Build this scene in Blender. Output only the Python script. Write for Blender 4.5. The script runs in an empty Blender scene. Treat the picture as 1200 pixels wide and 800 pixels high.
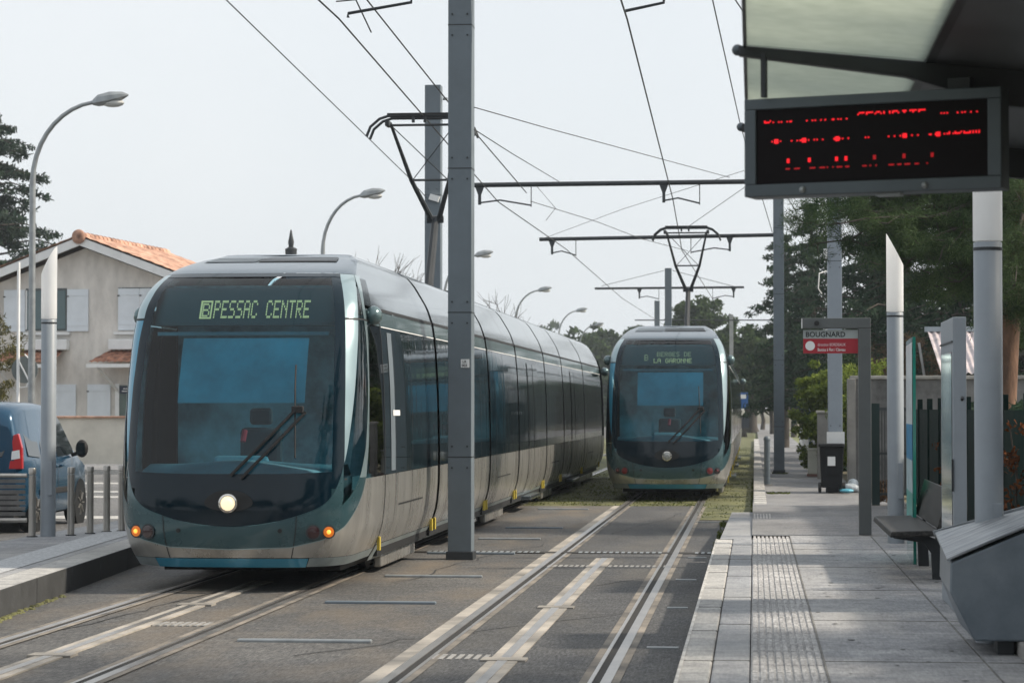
import bpy, math, random
import numpy as np
from mathutils import Vector, Matrix

random.seed(7)
rng = np.random.default_rng(7)
scene = bpy.context.scene
COL = scene.collection
PI = math.pi

# ------------------------------------------------------------------ camera
FOC, EYE = 2833.0, 1.78
YAW, PITCH = math.radians(5.7225), math.radians(1.5771)
cam_d = bpy.data.cameras.new("camera")
cam_d.sensor_width = 36.0
cam_d.lens = 36.0 * FOC / 1200.0
cam_d.clip_start = 0.2
cam_d.clip_end = 6000
cam_d.dof.use_dof = True
cam_d.dof.focus_distance = 23.0
cam_d.dof.aperture_fstop = 6.0
cam = bpy.data.objects.new("camera", cam_d)
COL.objects.link(cam)
cam.location = (0, 0, EYE)
cam.rotation_euler = (PI / 2 + PITCH, 0, YAW)
scene.camera = cam
_F = np.array([-math.sin(YAW) * math.cos(PITCH), math.cos(YAW) * math.cos(PITCH), math.sin(PITCH)])
_R = np.array([math.cos(YAW), math.sin(YAW), 0.0])
_U = np.cross(_R, _F)


def ray(x, y):
    return _F + _R * (x - 600) / FOC + _U * (400 - y) / FOC


def at(x, y, Y):
    """where the line of sight of a measured photo point crosses the distance Y"""
    d = ray(x, y)
    p = d * (Y / d[1])
    return Vector((p[0], p[1], p[2] + EYE))


def on(x, y, z):
    d = ray(x, y)
    p = d * ((z - EYE) / d[2])
    return Vector((p[0], p[1], z))


# ------------------------------------------------------------------ materials
MATS = {}


def M(name, base, rough=0.6, metal=0.0, var=0.12, scale=3.0, bump=0.0, bscale=40.0, coat=0.0, emit=None, estr=1.0, spec=0.5, tint=None, stretch=None):
    if name in MATS:
        return MATS[name]
    m = bpy.data.materials.new(name)
    MATS[name] = m
    m.use_nodes = True
    nt = m.node_tree
    b = nt.nodes["Principled BSDF"]
    b.inputs["Base Color"].default_value = (*base, 1)
    b.inputs["Roughness"].default_value = rough
    b.inputs["Metallic"].default_value = metal
    b.inputs["Specular IOR Level"].default_value = spec
    if coat:
        b.inputs["Coat Weight"].default_value = coat
        b.inputs["Coat Roughness"].default_value = 0.04
    if emit:
        b.inputs["Emission Color"].default_value = (*emit, 1)
        b.inputs["Emission Strength"].default_value = estr
    if var or bump:
        tc = nt.nodes.new("ShaderNodeTexCoord")
        mp = nt.nodes.new("ShaderNodeMapping")
        if stretch:
            mp.inputs["Scale"].default_value = stretch
        nt.links.new(tc.outputs["Object"], mp.inputs["Vector"])
    if var:
        n = nt.nodes.new("ShaderNodeTexNoise")
        n.inputs["Scale"].default_value = scale
        n.inputs["Detail"].default_value = 6
        n.inputs["Roughness"].default_value = 0.65
        nt.links.new(mp.outputs["Vector"], n.inputs["Vector"])
        r = nt.nodes.new("ShaderNodeValToRGB")
        lo = [c * (1 - var * 1.6) for c in base]
        hi = [min(1, c * (1 + var * 1.2)) for c in (tint or base)]
        r.color_ramp.elements[0].position = 0.32
        r.color_ramp.elements[1].position = 0.68
        r.color_ramp.elements[0].color = (*lo, 1)
        r.color_ramp.elements[1].color = (*hi, 1)
        nt.links.new(n.outputs["Fac"], r.inputs["Fac"])
        nt.links.new(r.outputs["Color"], b.inputs["Base Color"])
        if rough > 0.15:
            mr = nt.nodes.new("ShaderNodeMapRange")
            mr.inputs["To Min"].default_value = max(0.03, rough * 0.8)
            mr.inputs["To Max"].default_value = min(1, rough * 1.2)
            nt.links.new(n.outputs["Fac"], mr.inputs["Value"])
            nt.links.new(mr.outputs["Result"], b.inputs["Roughness"])
    if bump:
        n2 = nt.nodes.new("ShaderNodeTexNoise")
        n2.inputs["Scale"].default_value = bscale
        n2.inputs["Detail"].default_value = 4
        nt.links.new(mp.outputs["Vector"], n2.inputs["Vector"])
        bp = nt.nodes.new("ShaderNodeBump")
        bp.inputs["Strength"].default_value = bump
        bp.inputs["Distance"].default_value = 0.02
        nt.links.new(n2.outputs["Fac"], bp.inputs["Height"])
        nt.links.new(bp.outputs["Normal"], b.inputs["Normal"])
    return m


def asphalt(name, base, stain, amt=0.5, speck=0.35):
    """worn asphalt: fine aggregate, broad patches, rusty brake-dust stains"""
    m = bpy.data.materials.new(name)
    MATS[name] = m
    m.use_nodes = True
    nt = m.node_tree
    L = nt.links.new
    b = nt.nodes["Principled BSDF"]
    b.inputs["Roughness"].default_value = 0.78
    tc = nt.nodes.new("ShaderNodeTexCoord")

    def noise(sc, det, stretch=None, rough=0.6):
        n = nt.nodes.new("ShaderNodeTexNoise")
        n.inputs["Scale"].default_value = sc
        n.inputs["Detail"].default_value = det
        n.inputs["Roughness"].default_value = rough
        if stretch:
            mp = nt.nodes.new("ShaderNodeMapping")
            mp.inputs["Scale"].default_value = stretch
            L(tc.outputs["Object"], mp.inputs["Vector"])
            L(mp.outputs["Vector"], n.inputs["Vector"])
        else:
            L(tc.outputs["Object"], n.inputs["Vector"])
        return n

    def ramp(src, p0, c0, p1, c1):
        r = nt.nodes.new("ShaderNodeValToRGB")
        r.color_ramp.elements[0].position = p0
        r.color_ramp.elements[1].position = p1
        r.color_ramp.elements[0].color = (*c0, 1)
        r.color_ramp.elements[1].color = (*c1, 1)
        L(src, r.inputs["Fac"])
        return r

    def mix(fac, a, bb, mode="MIX"):
        mx = nt.nodes.new("ShaderNodeMix")
        mx.data_type = "RGBA"
        mx.blend_type = mode
        if isinstance(fac, float):
            mx.inputs[0].default_value = fac
        else:
            L(fac, mx.inputs[0])
        L(a, mx.inputs[6])
        L(bb, mx.inputs[7])
        return mx.outputs[2]

    broad = noise(0.45, 6, (1, 0.5, 1))
    c1 = ramp(broad.outputs["Fac"], 0.3, [c * 0.62 for c in base], 0.7, [c * 1.35 for c in base])
    fine = noise(27, 5, None, 0.8)
    c2 = ramp(fine.outputs["Fac"], 0.34, (1 - speck * 1.5,) * 3, 0.68, (1 + speck * 1.5,) * 3)
    c = mix(1.0, c1.outputs["Color"], c2.outputs["Color"], "MULTIPLY")
    mid = noise(5, 5, (1, 1, 1), 0.7)
    c3 = ramp(mid.outputs["Fac"], 0.36, (0.80, 0.80, 0.81), 0.66, (1.16, 1.15, 1.13))
    c = mix(1.0, c, c3.outputs["Color"], "MULTIPLY")
    streak = noise(1.2, 6, (0.35, 4.5, 1), 0.7)
    c4 = ramp(streak.outputs["Fac"], 0.36, (0.80, 0.80, 0.82), 0.62, (1.08, 1.08, 1.07))
    c = mix(0.8, c, c4.outputs["Color"], "MULTIPLY")
    worn = noise(1.0, 4, (52, 5.5, 1), 0.75)
    c5 = ramp(worn.outputs["Fac"], 0.36, (1 - speck * 1.3,) * 3, 0.66, (1 + speck * 1.5,) * 3)
    c = mix(1.0, c, c5.outputs["Color"], "MULTIPLY")
    vor = nt.nodes.new("ShaderNodeTexVoronoi")
    vor.inputs["Scale"].default_value = 32
    L(tc.outputs["Object"], vor.inputs["Vector"])
    vr = ramp(vor.outputs["Distance"], 0.0, (1.7, 1.7, 1.65), 0.28, (1, 1, 1))
    c = mix(0.55, c, mix(1.0, c, vr.outputs["Color"], "MULTIPLY"))
    st = noise(0.9, 5, (1.3, 0.35, 1))
    sf = ramp(st.outputs["Fac"], 0.46, (0, 0, 0), 0.72, (amt,) * 3)
    sc = nt.nodes.new("ShaderNodeRGB")
    sc.outputs[0].default_value = (*stain, 1)
    c = mix(sf.outputs["Color"], c, sc.outputs[0])
    L(c, b.inputs["Base Color"])
    bp = nt.nodes.new("ShaderNodeBump")
    bp.inputs["Strength"].default_value = 0.7
    bp.inputs["Distance"].default_value = 0.02
    L(fine.outputs["Fac"], bp.inputs["Height"])
    L(bp.outputs["Normal"], b.inputs["Normal"])
    return m


def leafmat(name, a, bcol, trans=0.25):
    """leaves: colour differs from leaf to leaf and from branch to branch"""
    m = bpy.data.materials.new(name)
    MATS[name] = m
    m.use_nodes = True
    nt = m.node_tree
    L = nt.links.new
    nt.nodes.remove(nt.nodes["Principled BSDF"])
    out = nt.nodes["Material Output"]
    g = nt.nodes.new("ShaderNodeNewGeometry")
    tc = nt.nodes.new("ShaderNodeTexCoord")
    n = nt.nodes.new("ShaderNodeTexNoise")
    n.inputs["Scale"].default_value = 0.9
    n.inputs["Detail"].default_value = 3
    L(tc.outputs["Object"], n.inputs["Vector"])
    ad = nt.nodes.new("ShaderNodeMath")
    ad.operation = "MULTIPLY_ADD"
    L(g.outputs["Random Per Island"], ad.inputs[0])
    ad.inputs[1].default_value = 0.55
    L(n.outputs["Fac"], ad.inputs[2])
    r = nt.nodes.new("ShaderNodeValToRGB")
    r.color_ramp.elements[0].position = 0.42
    r.color_ramp.elements[1].position = 1.05
    r.color_ramp.elements[0].color = (*a, 1)
    r.color_ramp.elements[1].color = (*bcol, 1)
    L(ad.outputs[0], r.inputs["Fac"])
    d = nt.nodes.new("ShaderNodeBsdfDiffuse")
    t = nt.nodes.new("ShaderNodeBsdfTranslucent")
    mx = nt.nodes.new("ShaderNodeMixShader")
    mx.inputs[0].default_value = trans
    L(r.outputs["Color"], d.inputs["Color"])
    L(r.outputs["Color"], t.inputs["Color"])
    L(d.outputs[0], mx.inputs[1])
    L(t.outputs[0], mx.inputs[2])
    L(mx.outputs[0], out.inputs["Surface"])
    return m


def glassmat(name, tint, rough=0.0, ior=1.5):
    m = bpy.data.materials.new(name)
    MATS[name] = m
    m.use_nodes = True
    nt = m.node_tree
    L = nt.links.new
    nt.nodes.remove(nt.nodes["Principled BSDF"])
    out = nt.nodes["Material Output"]
    fr = nt.nodes.new("ShaderNodeFresnel")
    fr.inputs["IOR"].default_value = ior
    t = nt.nodes.new("ShaderNodeBsdfTransparent")
    t.inputs["Color"].default_value = (*tint, 1)
    g = nt.nodes.new("ShaderNodeBsdfGlossy")
    g.inputs["Roughness"].default_value = rough
    mx = nt.nodes.new("ShaderNodeMixShader")
    L(fr.outputs[0], mx.inputs[0])
    L(t.outputs[0], mx.inputs[1])
    L(g.outputs[0], mx.inputs[2])
    L(mx.outputs[0], out.inputs["Surface"])
    return m


# ------------------------------------------------------------------ mesh helpers
def wloc(o):
    v = Vector((0, 0, 0))
    while o is not None:
        v = v + o.location
        o = o.parent
    return v


class MB:
    def __init__(s):
        s.v = []
        s.f = []

    def add(s, vs, fs):
        k = len(s.v)
        s.v.extend([tuple(p) for p in vs])
        s.f.extend([tuple(k + i for i in f) for f in fs])
        return s

    def box(s, x0, x1, y0, y1, z0, z1):
        vs = [(x0, y0, z0), (x1, y0, z0), (x1, y1, z0), (x0, y1, z0), (x0, y0, z1), (x1, y0, z1), (x1, y1, z1), (x0, y1, z1)]
        return s.add(vs, [(0, 3, 2, 1), (4, 5, 6, 7), (0, 1, 5, 4), (1, 2, 6, 5), (2, 3, 7, 6), (3, 0, 4, 7)])

    def obox(s, c, ax, ay, az):
        """oriented box: centre and three half-axis vectors"""
        c, ax, ay, az = map(Vector, (c, ax, ay, az))
        vs = [c + ax * i + ay * j + az * k for k in (-1, 1) for (i, j) in ((-1, -1), (1, -1), (1, 1), (-1, 1))]
        return s.add(vs, [(0, 3, 2, 1), (4, 5, 6, 7), (0, 1, 5, 4), (1, 2, 6, 5), (2, 3, 7, 6), (3, 0, 4, 7)])

    def bar(s, a, b, w, h, up=(0, 0, 1)):
        a, b = Vector(a), Vector(b)
        d = b - a
        u = Vector(up)
        side = d.cross(u)
        if side.length < 1e-6:
            side = d.cross(Vector((1, 0, 0)))
        side.normalize()
        u = side.cross(d).normalized()
        return s.obox((a + b) / 2, d / 2, side * w / 2, u * h / 2)

    def tube(s, pts, r, n=8, caps=True):
        pts = [Vector(p) for p in pts]
        m = len(pts)
        rs = r if isinstance(r, (list, tuple)) else [r] * m
        rings = []
        up = None
        for i, p in enumerate(pts):
            d = (pts[min(i + 1, m - 1)] - pts[max(i - 1, 0)]).normalized()
            if up is None:
                up = Vector((0, 0, 1)) if abs(d.z) < 0.9 else Vector((1, 0, 0))
            x = d.cross(up)
            if x.length < 1e-6:
                x = d.orthogonal()
            x.normalize()
            y = x.cross(d).normalized()
            up = y
            rings.append([p + (x * math.cos(2 * PI * k / n) + y * math.sin(2 * PI * k / n)) * rs[i] for k in range(n)])
        vs = [v for rg in rings for v in rg]
        fs = [(i * n + k, i * n + (k + 1) % n, (i + 1) * n + (k + 1) % n, (i + 1) * n + k) for i in range(m - 1) for k in range(n)]
        if caps:
            fs.append(tuple(reversed(range(n))))
            fs.append(tuple((m - 1) * n + k for k in range(n)))
        return s.add(vs, fs)

    def lathe(s, c, prof, n=24, axis="z"):
        """revolve (radius, height) pairs"""
        c = Vector(c)
        vs = []
        for (r, h) in prof:
            for k in range(n):
                a, b = r * math.cos(2 * PI * k / n), r * math.sin(2 * PI * k / n)
                vs.append(c + (Vector((a, b, h)) if axis == "z" else Vector((a, h, b)) if axis == "y" else Vector((h, a, b))))
        m = len(prof)
        fs = [(i * n + k, i * n + (k + 1) % n, (i + 1) * n + (k + 1) % n, (i + 1) * n + k) for i in range(m - 1) for k in range(n)]
        fs.append(tuple(reversed(range(n))))
        fs.append(tuple((m - 1) * n + k for k in range(n)))
        return s.add(vs, fs)

    def prism(s, poly, vec):
        """extrude a 3-D polygon along a vector"""
        poly = [Vector(p) for p in poly]
        n = len(poly)
        v = Vector(vec)
        vs = poly + [p + v for p in poly]
        fs = [tuple(range(n)), tuple(reversed(range(n, 2 * n)))] + [(i, i + n, (i + 1) % n + n, (i + 1) % n) for i in range(n)]
        return s.add(vs, fs)

    def sheet(s, pts):
        return s.add(pts, [tuple(range(len(pts)))])

    def grid(s, P):
        """P: array rows x cols x 3"""
        r, c = P.shape[:2]
        vs = P.reshape(-1, 3).tolist()
        fs = [(i * c + j, i * c + j + 1, (i + 1) * c + j + 1, (i + 1) * c + j) for i in range(r - 1) for j in range(c - 1)]
        return s.add(vs, fs)

    def sphere(s, c, r, n=14, m=8, sc=(1, 1, 1)):
        c = Vector(c)
        vs = []
        for i in range(1, m):
            t = PI * i / m
            for k in range(n):
                vs.append(c + Vector((r * math.sin(t) * math.cos(2 * PI * k / n) * sc[0], r * math.sin(t) * math.sin(2 * PI * k / n) * sc[1], r * math.cos(t) * sc[2])))
        vs += [c + Vector((0, 0, r * sc[2])), c - Vector((0, 0, r * sc[2]))]
        q = (m - 1) * n
        fs = [(i * n + k, (i + 1) * n + k, (i + 1) * n + (k + 1) % n, i * n + (k + 1) % n) for i in range(m - 2) for k in range(n)]
        fs += [(q, k, (k + 1) % n) for k in range(n)] + [(q + 1, (m - 2) * n + (k + 1) % n, (m - 2) * n + k) for k in range(n)]
        return s.add(vs, fs)

    def build(s, name, mat, parent=None, smooth=False, bevel=0.0, local=False, origin=None, angle=40, fix=True):
        me = bpy.data.meshes.new(name)
        off = Vector((0, 0, 0))
        if parent is not None and not local:
            off = wloc(parent)
        elif origin is not None:
            off = Vector(origin)
        vs = [(p[0] - off.x, p[1] - off.y, p[2] - off.z) for p in s.v]
        me.from_pydata(vs, [], s.f)
        if fix:
            import bmesh
            bm = bmesh.new()
            bm.from_mesh(me)
            bmesh.ops.recalc_face_normals(bm, faces=bm.faces)
            bm.to_mesh(me)
            bm.free()
        me.materials.append(mat)
        if smooth:
            me.polygons.foreach_set("use_smooth", [True] * len(me.polygons))
            try:
                me.set_sharp_from_angle(angle=math.radians(angle))
            except Exception:
                pass
        o = bpy.data.objects.new(name, me)
        COL.objects.link(o)
        if parent is not None:
            o.parent = parent
        elif origin is not None:
            o.location = origin
        if bevel:
            bv = o.modifiers.new("bevel", "BEVEL")
            bv.width = bevel
            bv.segments = 2
            bv.limit_method = "ANGLE"
            bv.angle_limit = math.radians(35)
        return o


def tag(o, label=None, cat=None, group=None, kind=None):
    if label:
        o["label"] = label
    if cat:
        o["category"] = cat
    if group:
        o["group"] = group
    if kind:
        o["kind"] = kind
    return o


def thing(name, label, cat, loc=(0, 0, 0), group=None, rz=0.0):
    o = bpy.data.objects.new(name, None)
    o.empty_display_size = 0.2
    COL.objects.link(o)
    o.location = loc
    o.rotation_euler = (0, 0, rz)
    return tag(o, label, cat, group)


def struct(mb, name, mat, **k):
    return tag(mb.build(name, mat, **k), kind="structure")


def copy_tree(o, parent=None):
    c = o.copy()
    COL.objects.link(c)
    c.parent = parent
    for ch in [x for x in scene.objects if x.parent == o]:
        copy_tree(ch, c)
    return c


def npmesh(name, verts, quads, mat, parent=None, origin=None):
    """big meshes straight from arrays (quads: n x 4 or n x 3)"""
    me = bpy.data.meshes.new(name)
    off = np.array(wloc(parent)) if parent is not None else np.array(origin if origin is not None else (0, 0, 0))
    v = np.asarray(verts, dtype=np.float32) - off.astype(np.float32)
    k = quads.shape[1]
    me.vertices.add(len(v))
    me.vertices.foreach_set("co", v.ravel())
    me.loops.add(quads.size)
    me.loops.foreach_set("vertex_index", quads.ravel().astype(np.int32))
    me.polygons.add(len(quads))
    me.polygons.foreach_set("loop_start", np.arange(0, quads.size, k, dtype=np.int32))
    me.polygons.foreach_set("loop_total", np.full(len(quads), k, dtype=np.int32))
    me.update()
    me.validate()
    me.materials.append(mat)
    o = bpy.data.objects.new(name, me)
    COL.objects.link(o)
    if parent is not None:
        o.parent = parent
    elif origin is not None:
        o.location = origin
    return o


def lettering(txt, mat, parent, origin, ex, ey, height, name="lettering", bold=0.0, align="LEFT", depth=0.001, squeeze=1.0):
    """flat letters at origin; ex, ey = directions of the line and of its height"""
    cu = bpy.data.curves.new(name, "FONT")
    cu.body = txt
    cu.size = 1.0
    cu.align_x = align
    cu.offset = bold
    cu.resolution_u = 3
    tmp = bpy.data.objects.new(name + "_tmp", cu)
    COL.objects.link(tmp)
    dg = bpy.context.evaluated_depsgraph_get()
    me = bpy.data.meshes.new_from_object(tmp.evaluated_get(dg))
    bpy.data.objects.remove(tmp)
    me.name = name
    ex, ey = Vector(ex).normalized(), Vector(ey).normalized()
    ez = ex.cross(ey)
    k = height / 0.72
    base = Vector(origin) - (wloc(parent) if parent is not None else Vector((0, 0, 0)))
    for v in me.vertices:
        c = v.co.copy()
        v.co = base + ex * c.x * k * squeeze + ey * c.y * k + ez * depth
    me.materials.clear()
    me.materials.append(mat)
    o = bpy.data.objects.new(name, me)
    COL.objects.link(o)
    o.parent = parent
    return o


FONT5 = {
    "A": "01110 10001 10001 11111 10001 10001 10001", "B": "11110 10001 10001 11110 10001 10001 11110",
    "C": "01110 10001 10000 10000 10000 10001 01110", "D": "11110 10001 10001 10001 10001 10001 11110",
    "E": "11111 10000 10000 11110 10000 10000 11111", "G": "01110 10001 10000 10111 10001 10001 01110",
    "I": "01110 00100 00100 00100 00100 00100 01110", "L": "10000 10000 10000 10000 10000 10000 11111",
    "M": "10001 11011 10101 10101 10001 10001 10001", "N": "10001 11001 10101 10011 10001 10001 10001",
    "O": "01110 10001 10001 10001 10001 10001 01110", "P": "11110 10001 10001 11110 10000 10000 10000",
    "Q": "01110 10001 10001 10001 10101 10010 01101", "R": "11110 10001 10001 11110 10100 10010 10001",
    "S": "01111 10000 10000 01110 00001 00001 11110", "T": "11111 00100 00100 00100 00100 00100 00100",
    "U": "10001 10001 10001 10001 10001 10001 01110", "V": "10001 10001 10001 10001 10001 01010 00100",
    "Y": "10001 10001 01010 00100 00100 00100 00100", " ": "00000 00000 00000 00000 00000 00000 00000",
    "a": "00000 00000 01110 00001 01111 10001 01111", "b": "10000 10000 11110 10001 10001 10001 11110",
    "c": "00000 00000 01110 10001 10000 10001 01110",
    "d": "00001 00001 01111 10001 10001 10001 01111", "e": "00000 00000 01110 10001 11111 10000 01110",
    "i": "00100 00000 01100 00100 00100 00100 01110", "l": "01100 00100 00100 00100 00100 00100 01110",
    "m": "00000 00000 11010 10101 10101 10101 10101", "n": "00000 00000 10110 11001 10001 10001 10001",
    "o": "00000 00000 01110 10001 10001 10001 01110", "r": "00000 00000 10110 11001 10000 10000 10000",
    "s": "00000 00000 01111 10000 01110 00001 11110", "t": "01000 01000 11100 01000 01000 01001 00110",
    "u": "00000 00000 10001 10001 10001 10011 01101", "v": "00000 00000 10001 10001 10001 01010 00100",
    "z": "00000 00000 11111 00010 00100 01000 11111", "p": "00000 00000 11110 10001 11110 10000 10000",
}


def dots(mb, txt, o, ex, ey, px, py, dot=0.8, rows=range(7), lit=None):
    """dot-matrix text as little squares"""
    o, ex, ey = Vector(o), Vector(ex), Vector(ey)
    x = 0
    for ci, ch in enumerate(txt):
        g = FONT5[ch].split()
        for r in range(7):
            if r not in rows:
                continue
            for c in range(5):
                if g[r][c] == "1" and (lit is None or lit(ci, r, c)):
                    p = o + ex * (x + c) * px + ey * (6 - r) * py
                    a, b = ex * px * dot, ey * py * dot
                    mb.sheet([p, p + a, p + a + b, p + b])
        x += 6
    return mb


def box_bevel(name, mat, x0, x1, y0, y1, z0, z1, parent=None, bevel=0.01, **k):
    return MB().box(x0, x1, y0, y1, z0, z1).build(name, mat, parent, bevel=bevel, **k)


# common materials
m_pole = M("pole_paint_grey", (0.125, 0.155, 0.18), 0.5, 0.0, 0.08, 2.0)
m_galv = M("galvanised_steel", (0.30, 0.32, 0.33), 0.45, 0.6, 0.12, 6)
m_dark = M("dark_steel", (0.035, 0.04, 0.045), 0.5, 0.3, 0.1)
m_black = M("black_rubber", (0.012, 0.012, 0.013), 0.7, 0, 0.1)
m_wire = M("wire_copper_dark", (0.03, 0.03, 0.032), 0.6, 0.2, 0)
m_white = M("white_paint", (0.75, 0.76, 0.76), 0.5, 0, 0.05)
m_opal = M("opal_lamp_plastic", (0.86, 0.87, 0.87), 0.35, 0, 0.03)
nt_ = m_opal.node_tree
_t = nt_.nodes.new("ShaderNodeBsdfTranslucent")
_t.inputs["Color"].default_value = (.92, .92, .92, 1)
_m = nt_.nodes.new("ShaderNodeMixShader")
_m.inputs[0].default_value = .5
nt_.links.new(nt_.nodes["Principled BSDF"].outputs[0], _m.inputs[1])
nt_.links.new(_t.outputs[0], _m.inputs[2])
nt_.links.new(_m.outputs[0], nt_.nodes["Material Output"].inputs["Surface"])
m_cgrey = M("column_grey_paint", (0.24, 0.27, 0.30), 0.45, 0, 0.07, 2)
m_stain = M("brushed_stainless", (0.42, 0.40, 0.37), 0.38, 0.8, 0.1, 8, stretch=(1, 1, 0.2))
m_conc = M("concrete", (0.27, 0.26, 0.245), 0.85, 0, 0.16, 2.5, bump=0.25, bscale=60)

# ================================================================== THE TRAMS
m_teal = M("tram_teal_paint", (0.035, 0.085, 0.10), 0.28, 0.35, 0.06, 1.5, coat=0.6)
m_pale = M("tram_pale_blue_metallic", (0.30, 0.40, 0.43), 0.30, 0.55, 0.05, 1.5, coat=0.5)
m_blue = M("tram_mid_blue_metallic", (0.035, 0.22, 0.34), 0.26, 0.25, 0.05, 1.5, coat=0.5)
m_navy = M("tram_navy_gloss", (0.002, 0.011, 0.019), 0.08, 0.0, 0.0, spec=0.30)
m_champ = M("tram_champagne_metallic", (0.405, 0.40, 0.38), 0.28, 0.72, 0.15, 1.8, tint=(0.44, 0.435, 0.41), stretch=(1, 2.2, 0.35))
m_skirt = M("tram_skirt_grey", (0.22, 0.26, 0.27), 0.45, 0.3, 0.16, 2.5)
m_fair = M("tram_roof_fairing_silver", (0.23, 0.27, 0.295), 0.10, 0.8, 0.08, 1.2)
m_cant = M("tram_cantrail_grey_teal", (0.10, 0.155, 0.165), 0.25, 0.4, 0.06, 1.5, coat=0.4)
m_side_glass = M("tram_side_glass", (0.010, 0.018, 0.022), 0.03, 0.0, 0.0, spec=0.9, bump=.10, bscale=1.6, stretch=(1, 2.2, .35))
m_wind = glassmat("tram_windscreen_glass", (0.50, 0.80, 0.88), 0.005, 1.46)
m_quarter = glassmat("tram_quarter_glass", (0.36, 0.52, 0.56), 0.005, 1.5)
m_seat_dk = M("seat_dark_fabric", (.03, .055, .07), .9, 0, .1, 6)
m_roofdark = M("tram_roof_dark_blue", (0.04, 0.075, 0.105), 0.25, 0.5, 0.05, 2, coat=0.4)
m_seam = M("seam_rubber", (0.006, 0.007, 0.008), 0.6, 0, 0)
m_cab_in = M("cab_interior_grey", (0.13, 0.24, 0.29), 0.7, 0, 0.15, 3)
m_cab_dk = M("cab_interior_dark", (0.26, 0.42, 0.48), 0.7, 0, 0.45, 1.6)
m_shade = M("sunshade_blue_fabric", (0.09, 0.35, 0.46), 0.8, 0, 0.16, 3)
m_led_g = M("led_dots_pale_yellow", (0.4, 0.42, 0.2), 0.6, 0, 0, emit=(0.95, 0.78, 0.36), estr=0.42)
m_led_dim = M("led_dots_dim_yellow", (0.2, 0.22, 0.14), 0.6, 0, 0, emit=(0.80, 0.70, 0.36), estr=0.30)
m_amber = M("amber_lamp_lit", (0.30, 0.07, 0.01), 0.3, 0, 0, emit=(1.0, 0.26, 0.02), estr=0.38)
m_redlens = M("red_lamp_lens", (0.14, 0.008, 0.010), 0.15, 0, 0, coat=0.5)
m_smoke = M("dark_lamp_lens", (0.03, 0.012, 0.014), 0.15, 0, 0, coat=0.5)
m_head = M("headlamp_lit", (0.9, 0.8, 0.6), 0.3, 0, 0, emit=(1.0, 0.80, 0.50), estr=0.78)
m_chrome = M("chrome_ring", (0.6, 0.58, 0.54), 0.15, 0.9, 0)
m_yellow = M("yellow_tag", (0.55, 0.42, 0.05), 0.5, 0, 0)
m_gasket = M("gangway_rubber", (0.010, 0.012, 0.014), 0.55, 0, 0.1)

NSE = 3.5
WZ = np.array([[.18, 1.00], [.27, 1.06], [.40, 1.13], [.60, 1.19], [.90, 1.215], [1.4, 1.215], [2.0, 1.20], [2.5, 1.17], [2.8, 1.13], [3.0, 1.065], [3.15, .975], [3.3, .885], [3.42, .76], [3.45, .60]])
Y0Z = np.array([[.18, .16], [.27, .09], [.40, .03], [.60, 0], [.85, 0], [1.16, .035], [1.6, .12], [2.0, .235], [2.4, .40], [2.8, .64], [3.0, .83], [3.14, 1.08], [3.25, 1.55], [3.34, 2.15], [3.42, 2.75], [3.45, 3.0]])
YCZ = np.array([[.18, 1.05], [2.8, 1.05], [3.0, 1.28], [3.14, 1.6], [3.25, 2.0], [3.34, 2.5], [3.42, 3.0], [3.45, 3.2]])


def smooth_interp(z, T):
    """monotone-ish smooth table lookup (average of shifted linear lookups)"""
    z = np.asarray(z, float)
    d = 0.06
    return sum(np.interp(z + k * d, T[:, 0], T[:, 1]) for k in (-1, -0.5, 0, 0.5, 1)) / 5


th = np.linspace(0, PI / 2, 4000)
_s = np.sin(th) ** (2 / NSE)
_c = 1 - np.cos(th) ** (2 / NSE)
_q = np.concatenate([[0], np.cumsum(np.hypot(np.diff(_s), np.diff(_c)) * 1.2)])
QC = float(_q[-1])


def q_of_s(s):
    return np.interp(s, _s, _q)


def S(Q, Z, yend=None):
    """point of the cab skin; Q = distance round the nose from its middle, signed"""
    Q = np.asarray(Q, float)
    Z = np.asarray(Z, float)
    a = np.abs(Q)
    s = np.interp(a, _q, _s)
    c = np.interp(a, _q, _c)
    w, y0, yc = smooth_interp(Z, WZ), smooth_interp(Z, Y0Z), smooth_interp(Z, YCZ)
    y = y0 + (yc - y0) * c
    ex = np.maximum(a - QC, 0)
    y = y + (ex if yend is None else ex * (yend - yc))
    return np.stack([np.sign(Q) * w * s, y, Z], -1)


def patch(name, mat, parent, Q, Z, off=0.0, yend=None, smooth=True):
    P = S(Q, Z, yend)
    if off:
        e = 1e-3
        du = S(Q + e, Z, yend) - S(Q - e, Z, yend)
        dv = S(Q, Z + e, yend) - S(Q, Z - e, yend)
        n = np.cross(du, dv)
        n /= np.linalg.norm(n, axis=-1, keepdims=True) + 1e-12
        P = P + n * off
    return MB().grid(P).build(name, mat, parent, smooth=smooth, local=True)


def rows(zs, ql, qr, n=40):
    """grid between left(z) and right(z)"""
    t = np.linspace(0, 1, n)[None, :]
    zs = np.asarray(zs)[:, None]
    L = ql(zs)
    R = qr(zs)
    return L + (R - L) * t, np.repeat(zs, n, 1)


def cols(qs, zl, zh, n=12):
    t = np.linspace(0, 1, n)[:, None]
    qs = np.asarray(qs)[None, :]
    a, b = zl(qs), zh(qs)
    return np.repeat(qs, n, 0), a + (b - a) * t


QG = float(q_of_s(.80))
QW = float(q_of_s(.885))


def zm(q):       # lower edge of the navy mask
    s = np.interp(np.abs(q), _q, _s)
    return .64 + .34 * s ** 2 + .34 * np.clip(s / .885, 0, 1.2) ** 16


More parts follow.
